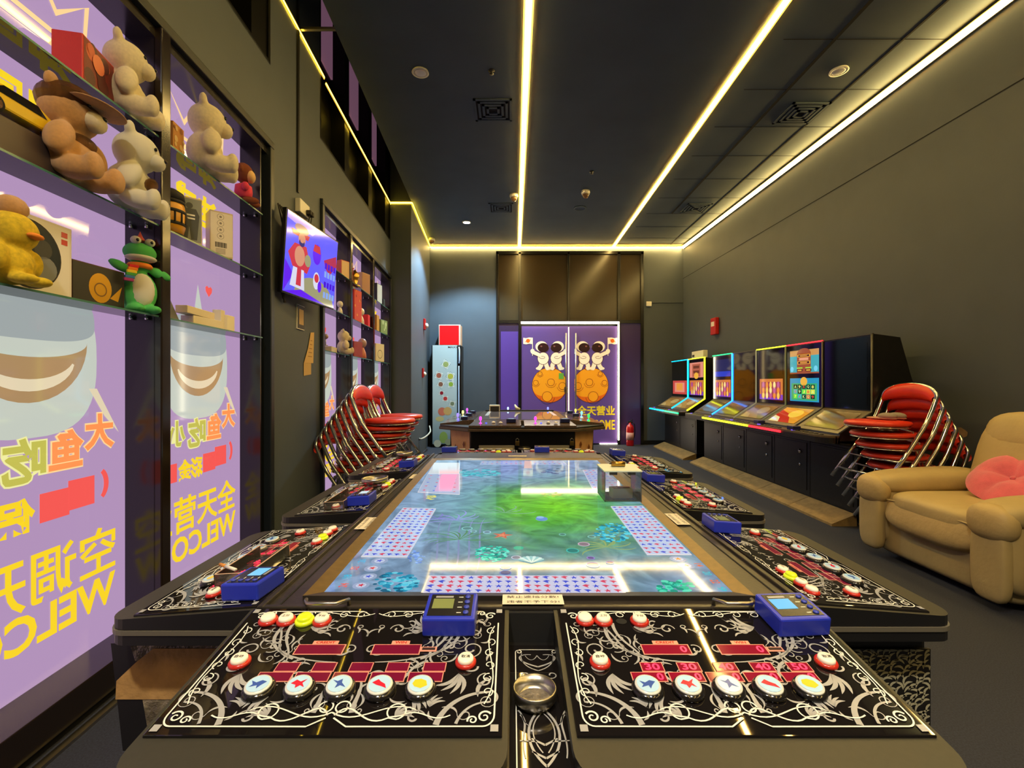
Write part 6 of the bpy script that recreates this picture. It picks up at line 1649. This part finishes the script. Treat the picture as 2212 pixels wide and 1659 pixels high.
t = thing('wall_adapter_box', 'cream box standing on top of the yellow-edged slot machine', 'box', (XF + 0.10, 8.38, 1.722), R(-90))
b = MB(); b.bx(-0.26, 0.26, -0.03, 0.05, 0, 0.15, M_white, 0.008); b.build('housing', t)
b = MB(); b.bx(-0.22, -0.13, -0.036, -0.03, 0.05, 0.09, M_ink); b.build('socket', t)

# ------------------------------------------------------------------ stacking chairs
def make_chair():
    t = thing('stacking_chair', 'x', 'chair', (0, 0, 0), sc=1.12)
    b = MB()
    b.lathe([(0.0, 0.432), (0.185, 0.432), (0.20, 0.438), (0.208, 0.450), (0.198, 0.466), (0.14, 0.473), (0.0, 0.475)], M_red, (0, -0.03, 0), 36); b.build('seat', t)
    b = MB(); b.lathe([(0.0, 0.424), (0.195, 0.424), (0.206, 0.428), (0.203, 0.433), (0.0, 0.433)], M_chrome, (0, -0.03, 0), 36); b.build('seat_rim', t)
    hw = 0.222
    def arch(u):                                      # u from -1 (left) to 1 (right) over the top of the back
        return (hw * u, 0.215 + 0.02 * (1 - u * u), 0.655 + 0.085 * math.sqrt(max(0, 1 - u * u)))
    b = MB()
    left = [(-hw - 0.015, -0.20, 0.012), (-hw - 0.01, 0.0, 0.27), (-hw, 0.13, 0.45), (-hw, 0.155, 0.50), (-hw, 0.185, 0.57), (-hw, 0.208, 0.63)]
    top = [arch(math.sin(R(-90 + 180 * k / 14))) for k in range(15)]
    right = [(-p[0], p[1], p[2]) for p in left[::-1]]
    b.tube(left + top + right, 0.0145, M_chrome, 10); b.build('hoop_frame', t)
    for sg in (-1, 1):
        b = MB(); b.tube([(sg * 0.14, 0.02, 0.420), (sg * 0.16, 0.09, 0.40), (sg * 0.185, 0.16, 0.012)], 0.0115, M_chrome, 10); b.build('leg', t)
    b = MB(); b.tube([(-hw - 0.012, -0.15, 0.08), (hw + 0.012, -0.15, 0.08)], 0.010, M_chrome, 10); b.build('stretcher', t)
    b = MB(); b.tube([(-hw, -0.06, 0.19), (hw, -0.06, 0.19)], 0.008, M_chrome, 8); b.build('stretcher', t)
    b = MB(); b.tube([(-0.182, 0.15, 0.07), (0.182, 0.15, 0.07)], 0.009, M_chrome, 8); b.build('stretcher', t)
    b = MB()
    v = []; f = []
    n = 18
    for i in range(n + 1):
        u = -0.98 + 1.96 * i / n
        p = Vector(arch(math.sin(u * PI / 2 * 0.98)))
        th = 0.026 * (0.65 + 0.35 * math.cos(u * PI / 2)); dp = 0.06 + 0.06 * math.cos(u * PI / 2)
        ctr = p + Vector((-0.0 * u, -0.006, -0.02))
        for k in range(10):
            a = 2 * PI * k / 10
            v.append((ctr.x * (1.0 + 0.06 * math.cos(a)), ctr.y + th * math.cos(a) * 1.2 - 0.3 * dp * 0.5 * math.sin(a) * 0, ctr.z + dp * 0.5 * math.sin(a) - dp * 0.25))
    for i in range(n):
        for k in range(10):
            k2 = (k + 1) % 10
            f.append((i * 10 + k, i * 10 + k2, (i + 1) * 10 + k2, (i + 1) * 10 + k))
    f.append(tuple(range(10))); f.append(tuple(n * 10 + k for k in range(10))[::-1])
    b.add(v, f, M_red, None, True); b.build('back_pad', t)
    return t
chair0 = make_chair()
used = [False]
ORD = ['bottom', 'second', 'third', 'fourth', 'fifth', 'sixth', 'seventh', 'eighth', 'ninth']
def stack(x, y, rz, n, dz, df, where, group, tiltx=0.0):
    f = Vector((math.sin(rz), -math.cos(rz), 0))         # the way the chair faces
    for k in range(n):
        if not used[0]:
            o = chair0; used[0] = True
        else:
            o = copy_tree(chair0)
        o.location = (x + f.x * df * k, y + f.y * df * k, dz * k)
        o.rotation_euler = (0, 0, rz)
        nm = 'topmost' if k == n - 1 else (ORD[k] + ' from the bottom' if k else 'bottom')
        o['label'] = 'red chrome chair, %s, stack %s' % (nm, where)
        o['category'] = 'chair'; o['group'] = group
stack(3.35, 3.93, R(-87), 6, 0.090, 0.052, 'between slot machines and armchair', 'stacked chairs beside the armchair')
stack(-1.485, 4.38, R(88), 8, 0.062, 0.045, 'by the lilac cabinet, nearer the camera', 'stacked chairs before the lilac cabinet, near stack')
stack(-1.50, 4.93, R(88), 8, 0.062, 0.042, 'by the lilac cabinet, nearer the fridge', 'stacked chairs before the lilac cabinet, far stack')
kz = 0.476 * 1.12 + 0.090 * 5
p = Vector((3.35, 3.93, 0)) + Vector((math.sin(R(-87)), -math.cos(R(-87)), 0)) * 0.052 * 5
t = thing('slipper_pair', 'pair of grey slippers lying on the topmost red chair by the armchair', 'slippers', (p.x + 0.06, p.y + 0.02, kz), R(20))
for sg in (-1, 1):
    b = MB(); b.ell((sg * 0.06, 0, 0.012), (0.05, 0.12, 0.012), mat('slipper_sole', (190, 150, 130), rough=0.8), n=16); b.ell((sg * 0.06, -0.045, 0.03), (0.05, 0.07, 0.03), mat('slipper_grey', (150, 140, 130), rough=0.9), n=16); b.build('slipper', t)

# ------------------------------------------------------------------ recliner armchair at the right
M_tan = mat('tan_leather', (190, 168, 118), rough=0.5, vary=(6, 0.06), bump=(18, 0.35))
M_tanf = mat('tan_leather_creased', (198, 172, 118), rough=0.5, vary=(6, 0.06), bump=(20, 0.5))
ac = thing('armchair', 'wide tan leather recliner armchair at the right edge', 'armchair', (3.215, 3.07, 0), R(-90))
# local: front -y, x toward the camera
b = MB()
b.ell((0, -0.02, 0.24), (0.50, 0.45, 0.21), M_tan, n=44, e=0.22, e2=0.18); b.build('base', ac)
b = MB(); b.ell((0.0, -0.16, 0.425), (0.335, 0.36, 0.105), M_tan, n=40, e=0.5, e2=0.35)
b.ell((0.0, -0.445, 0.365), (0.335, 0.085, 0.125), M_tanf, n=36, e=0.7, e2=0.4, rot=Matrix.Rotation(R(-14), 3, 'X')); sc_ = b.build('seat_cushion', ac)
b = MB(); b.tube([(-0.32 + 0.64 * k / 20, -0.50 - 0.012 * math.sin(PI * k / 20), 0.455 - 0.012 * abs(2 * k / 20 - 1) ** 3) for k in range(21)], 0.006, M_tan, 8); b.build('piping', sc_)
for sg in (-1, 1):
    b = MB()
    b.ell((sg * 0.435, -0.08, 0.33), (0.115, 0.45, 0.24), M_tan, n=30, e=0.45, e2=0.35); arm = b.build('arm', ac)
    b = MB(); b.ell((sg * 0.435, -0.12, 0.565), (0.14, 0.44, 0.085), M_tan, n=30, e=0.75, e2=0.5, rot=Matrix.Rotation(R(3), 3, 'X')); b.build('arm_pad', arm)
    b = MB(); b.ell((sg * 0.435, -0.505, 0.50), (0.125, 0.075, 0.105), M_tanf, n=24, e=0.8); b.ell((sg * 0.435, -0.515, 0.28), (0.10, 0.04, 0.22), M_tan, n=24, e=0.5); b.build('arm_front', arm)
b = MB(); b.ell((0, 0.245, 0.70), (0.36, 0.15, 0.36), M_tan, n=34, e=0.5, e2=0.5, rot=Matrix.Rotation(R(-16), 3, 'X')); b.build('backrest', ac)
b = MB(); b.ell((0, 0.275, 0.93), (0.33, 0.12, 0.16), M_tan, n=30, e=0.7, e2=0.6, rot=Matrix.Rotation(R(-16), 3, 'X')); b.ell((0, 0.155, 0.60), (0.33, 0.12, 0.14), M_tan, n=30, e=0.7, e2=0.6, rot=Matrix.Rotation(R(-12), 3, 'X')); b.build('back_pillows', ac)
# pink cushion leaning on the far arm and back
t = thing('cushion', 'round pink plush cushion resting in the tan armchair', 'cushion', (3.24, 3.02, 0.665), 0, rot=(R(38), R(6), R(-80)))
M_pinkc = mat('pink_plush', (226, 104, 124), rough=0.95, sheen=0.5, bump=(200, 0.4), vary=(16, 0.1))
b = MB(); v = []; f = []
n1, n2 = 40, 9
for side in (1, -1):
    for j in range(n2 + 1):
        q = j / n2
        for k in range(n1):
            a = 2 * PI * k / n1
            lobe = 0.5 + 0.5 * abs(math.cos(a * 2.5))
            r = 0.235 * q * (0.93 + 0.07 * lobe)
            h_ = 0.062 * math.sqrt(max(0, 1 - q ** 2.2)) * (0.15 + 0.85 * (lobe * min(1, q * 2.2))) * (0.55 + 0.45 * min(1, 3 * q))
            v.append((r * math.cos(a), r * math.sin(a), side * h_))
for sd in range(2):
    o = sd * (n2 + 1) * n1
    for j in range(n2):
        for k in range(n1):
            k2 = (k + 1) % n1
            q = (o + j * n1 + k, o + j * n1 + k2, o + (j + 1) * n1 + k2, o + (j + 1) * n1 + k)
            f.append(q if sd == 0 else q[::-1])
b.add(v, f, M_pinkc, None, True); b.build('cover', t)
b = MB(); b.ell((0, 0, 0.012), (0.016, 0.016, 0.01), M_pinkc, n=10); b.build('tuft', t)
# spray can on a low stool between armchair and wall
t = thing('side_stool', 'small black stool mostly hidden behind the tan armchair', 'stool', (3.60, 3.74, 0))
b = MB(); b.bx(-0.09, 0.09, -0.09, 0.09, 0.37, 0.40, M_satin, 0.006); b.build('stool_top', t)
for sa in (-1, 1):
    for sb in (-1, 1): b = MB(); b.cyl((sa * 0.07, sb * 0.07, 0), 0.012, 0.37, M_satin, 10); b.build('leg', t)
t = thing('spray_can', 'blue spray can with a pale cap behind the armchair arm', 'spray can', (3.53, 3.72, 0.40))
b = MB(); b.lathe([(0.032, 0), (0.034, 0.006), (0.034, 0.165), (0.026, 0.182)], mat('can_blue', (70, 140, 190), rough=0.3), n=24); b.build('can_body', t)
b = MB(); b.lathe([(0.026, 0.181), (0.024, 0.205), (0.012, 0.222), (0.0, 0.224)], M_white, n=20); b.build('cap', t)

# ------------------------------------------------------------------ fridge, boxes and extinguishers at the back
fx = ((935 + 990) / 2 - CX) / F * 9.42
fr = thing('display_fridge', 'tall narrow display fridge with food pictures at the back left', 'fridge', (fx, 9.42, 0))
b = MB(); b.bx(-0.28, 0.32, 0.0, 0.40, 0.05, 2.06, M_satin, 0.01); b.bx(-0.25, 0.25, 0.02, 0.38, 0, 0.05, M_seam); b.build('cabinet', fr)
b = MB()
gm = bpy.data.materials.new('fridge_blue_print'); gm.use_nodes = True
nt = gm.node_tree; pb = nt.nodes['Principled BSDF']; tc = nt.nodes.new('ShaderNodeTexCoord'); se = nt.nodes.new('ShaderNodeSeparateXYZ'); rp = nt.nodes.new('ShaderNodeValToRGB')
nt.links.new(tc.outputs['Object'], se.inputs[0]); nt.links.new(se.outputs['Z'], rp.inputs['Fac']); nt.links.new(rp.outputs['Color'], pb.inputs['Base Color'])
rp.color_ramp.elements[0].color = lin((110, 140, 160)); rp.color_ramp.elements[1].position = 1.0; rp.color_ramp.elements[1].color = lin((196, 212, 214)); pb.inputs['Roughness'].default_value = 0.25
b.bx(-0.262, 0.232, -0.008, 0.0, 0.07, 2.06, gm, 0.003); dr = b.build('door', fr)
b = MB()
def fp(px, py): return (((px - CX) / F * 9.41) - fx, EYE - (py - CY) / F * 9.41)
def fd(px, py, r, c, k, ry=1.0, n=18):
    x, z = fp(px, py); q = r / F * 9.41
    b.disc((x, z, 0), q, mat('food_%d_%d_%d' % c, c, rough=0.3), n, TR(0, -0.0088 - 0.0005 * k, 0) @ FRONT, q * ry)
def cube(px, py, r, a, c):
    x, z = fp(px, py); q = r / F * 9.41
    b.face([(x + q * math.cos(a + k * PI / 2), z + q * math.sin(a + k * PI / 2), 0) for k in range(4)], mat('ice_print', (240, 244, 238), rough=0.3), TR(0, -0.0088, 0) @ FRONT)
    b.ring((x, z, 0), q * 0.9, q * 0.97, mat('ice_shadow', (120, 140, 150), rough=0.3), 4, TR(0, -0.0090, 0) @ FRONT @ Matrix.Translation((0, 0, 0)))
    fd(px, py, r * 0.55, c, 2)
for q in ((963, 787, 11, 0.3, (170, 180, 110)), (948, 811, 10, 0.5, (180, 100, 80)), (973, 813, 11, 0.6, (200, 196, 80)), (952, 830, 9, 0.3, (150, 100, 80)), (974, 830, 9, 0.9, (160, 190, 70)), (954, 849, 7, 0.4, (150, 30, 50)), (962, 861, 8, 0.7, (206, 60, 60)), (977, 872, 8, 0.5, (130, 140, 110))): cube(*q)
fd(955, 889, 9, (214, 120, 96), 1); fd(967, 888, 9, (216, 176, 110), 2); fd(950, 905, 9, (206, 196, 140), 1, 0.6); fd(958, 945, 9, (140, 170, 90), 1, 1.4); fd(945, 958, 8, (190, 196, 180), 2); fd(968, 955, 7, (150, 160, 130), 2)
x, z = fp(979, 750)
b.text('MAXX', M_ink, TR(x, -0.0092, z) @ FRONT, 0.21, 0.04, 0.01); b.build('door_print', dr)
b = MB(); b.bx(0.24, 0.305, -0.03, 0.0, 0.08, 2.04, M_black, 0.006); b.build('door_edge', fr)
b = MB(); b.tube([(0.275, -0.035, 1.70), (0.285, -0.06, 1.75), (0.285, -0.06, 1.97), (0.275, -0.035, 2.02)], 0.014, mat('handle_glow', (190, 210, 230), rough=0.2, emit=(150, 190, 240), es=0.5)); b.tube([(0.272, -0.035, 0.66), (0.272, -0.045, 0.7), (0.272, -0.045, 1.6), (0.272, -0.035, 1.64)], 0.011, mat('handle_glow', (190, 210, 230))); b.build('handle', fr)  # bluish emission paints the reflected shine on the handle
t = thing('red_box', 'bright red square box with a white edge standing on the fridge', 'box', (((971) - CX) / F * 9.45, 9.45, 2.061))
b = MB(); b.bx(-0.22, 0.22, 0.0, 0.34, 0, 0.42, mat('pale_card', (230, 200, 180), rough=0.5), 0.006); b.build('carton', t)
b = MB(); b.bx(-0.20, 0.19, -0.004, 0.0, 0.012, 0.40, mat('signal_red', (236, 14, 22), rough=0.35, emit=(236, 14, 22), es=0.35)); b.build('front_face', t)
def extinguisher(x, y, z, s, label, c=(190, 26, 28)):
    t = thing('fire_extinguisher', label, 'fire extinguisher', (x, y, z), 0, sc=s)
    b = MB(); b.lathe([(0.07, 0), (0.075, 0.01), (0.075, 0.36), (0.06, 0.41), (0.025, 0.44), (0.022, 0.47)], mat('extinguisher_red', c, rough=0.25), n=24); b.build('cylinder_body', t)
    b = MB(); b.bx(-0.05, 0.05, -0.014, 0.014, 0.47, 0.495, M_satin, 0.004); b.tube([(-0.02, 0, 0.49), (0.05, 0, 0.53)], 0.009, M_satin); b.build('valve_handle', t)
    b = MB(); b.tube([(0.03, 0, 0.47), (0.09, 0, 0.44), (0.10, 0, 0.30), (0.085, 0, 0.16)], 0.009, M_satin); b.build('hose', t)
    b = MB(); b.lathe([(0.0757, 0.12), (0.0757, 0.27)], mat('extinguisher_label', (206, 150, 140), rough=0.4), n=24); b.build('paper_band', t)
    return t
p = at(1361, 900, Y=9.70); extinguisher(p.x, 9.70, 0.0, 1.02, 'red fire extinguisher on the floor right of the purple doors')
t = thing('wall_shelf_hook', 'small black bracket in the far right corner behind the slot machines', 'bracket', (XR(9.66) - 0.0, 9.66, 1.0), THR)
b = MB(); b.bx(-0.05, 0.05, -0.18, 0.0, -0.012, 0.0, M_satin); b.build('bracket_plate', t)
o = extinguisher(XR(9.66) - 0.10, 9.66, 1.002, 0.62, 'faded red extinguisher on a bracket behind the farthest slot machine', (170, 66, 70))
p = at(1401, 657, Y=YB)
t = thing('junction_box', 'small white square wall box right of the purple doors', 'junction box', (p.x, YB, p.z))
b = MB(); b.box((0, -0.02, 0), (0.11, 0.04, 0.10), M_white, 0.008); b.build('housing', t)
b = MB(); b.box((0.39, -0.008, 0.035), (0.68, 0.016, 0.02), M_paint); b.build('conduit', t)
yb = 3.785 / ((1548 - CX) / F + 0.0177)
t = thing('fire_alarm', 'red fire alarm box on the right wall above the slot machines', 'fire alarm', (XR(yb), yb, EYE - (705 - CY) / F * yb), THR)
b = MB(); b.bx(-0.10, 0.10, -0.07, 0, -0.15, 0.15, M_redp, 0.012); b.build('housing', t)
b = MB(); b.bx(-0.06, 0.06, -0.074, -0.069, 0.0, 0.08, M_white); b.build('label_plate', t)
# bare plaster patch and scuffs on the right wall
b = MB(); yb = 3.785 / ((2040 - CX) / F + 0.0177); zb = EYE - (940 - CY) / F * yb
r2 = random.Random(3)
b.face([(0.11 * (1 + r2.uniform(-.35, .35)) * math.cos(a), 0.10 * (1 + r2.uniform(-.4, .4)) * math.sin(a), 0) for a in [2 * PI * k / 26 for k in range(26)]], mat('bare_plaster', (150, 124, 92), rough=0.9, vary=(20, 0.2)), FRONT)
b.face([(0.14 + 0.05 * (1 + r2.uniform(-.35, .35)) * math.cos(a), 0.03 + 0.05 * math.sin(a), 0) for a in [2 * PI * k / 18 for k in range(18)]], mat('bare_plaster', (150, 124, 92)), FRONT)
struct(b.build('trim_5', loc=(XR(yb) - 0.002, yb, zb), rot=(0, 0, THR)))
b = MB()
pts = [(-1.635, 8.30, 0.30), (-1.60, 8.40, 0.30), (-1.57, 8.70, 0.31), (-1.575, 9.00, 0.36), (-1.615, 9.15, 0.46)]
q = [bez(pts[0], pts[1], pts[2], pts[3], 10), bez(pts[3], (-1.578, 9.08, 0.39), (-1.60, 9.12, 0.42), pts[4], 6)[1:]]
b.tube(q[0] + q[1], 0.014, mat('pale_hose', (206, 204, 190), rough=0.4), 10)
b.tube([(-1.648, 8.285, 0.30), (-1.632, 8.31, 0.30)], 0.022, M_steel, 10)
tag(b.build('drain_hose'), 'pale drain hose looping from the pillar side toward the fridge', 'hose')
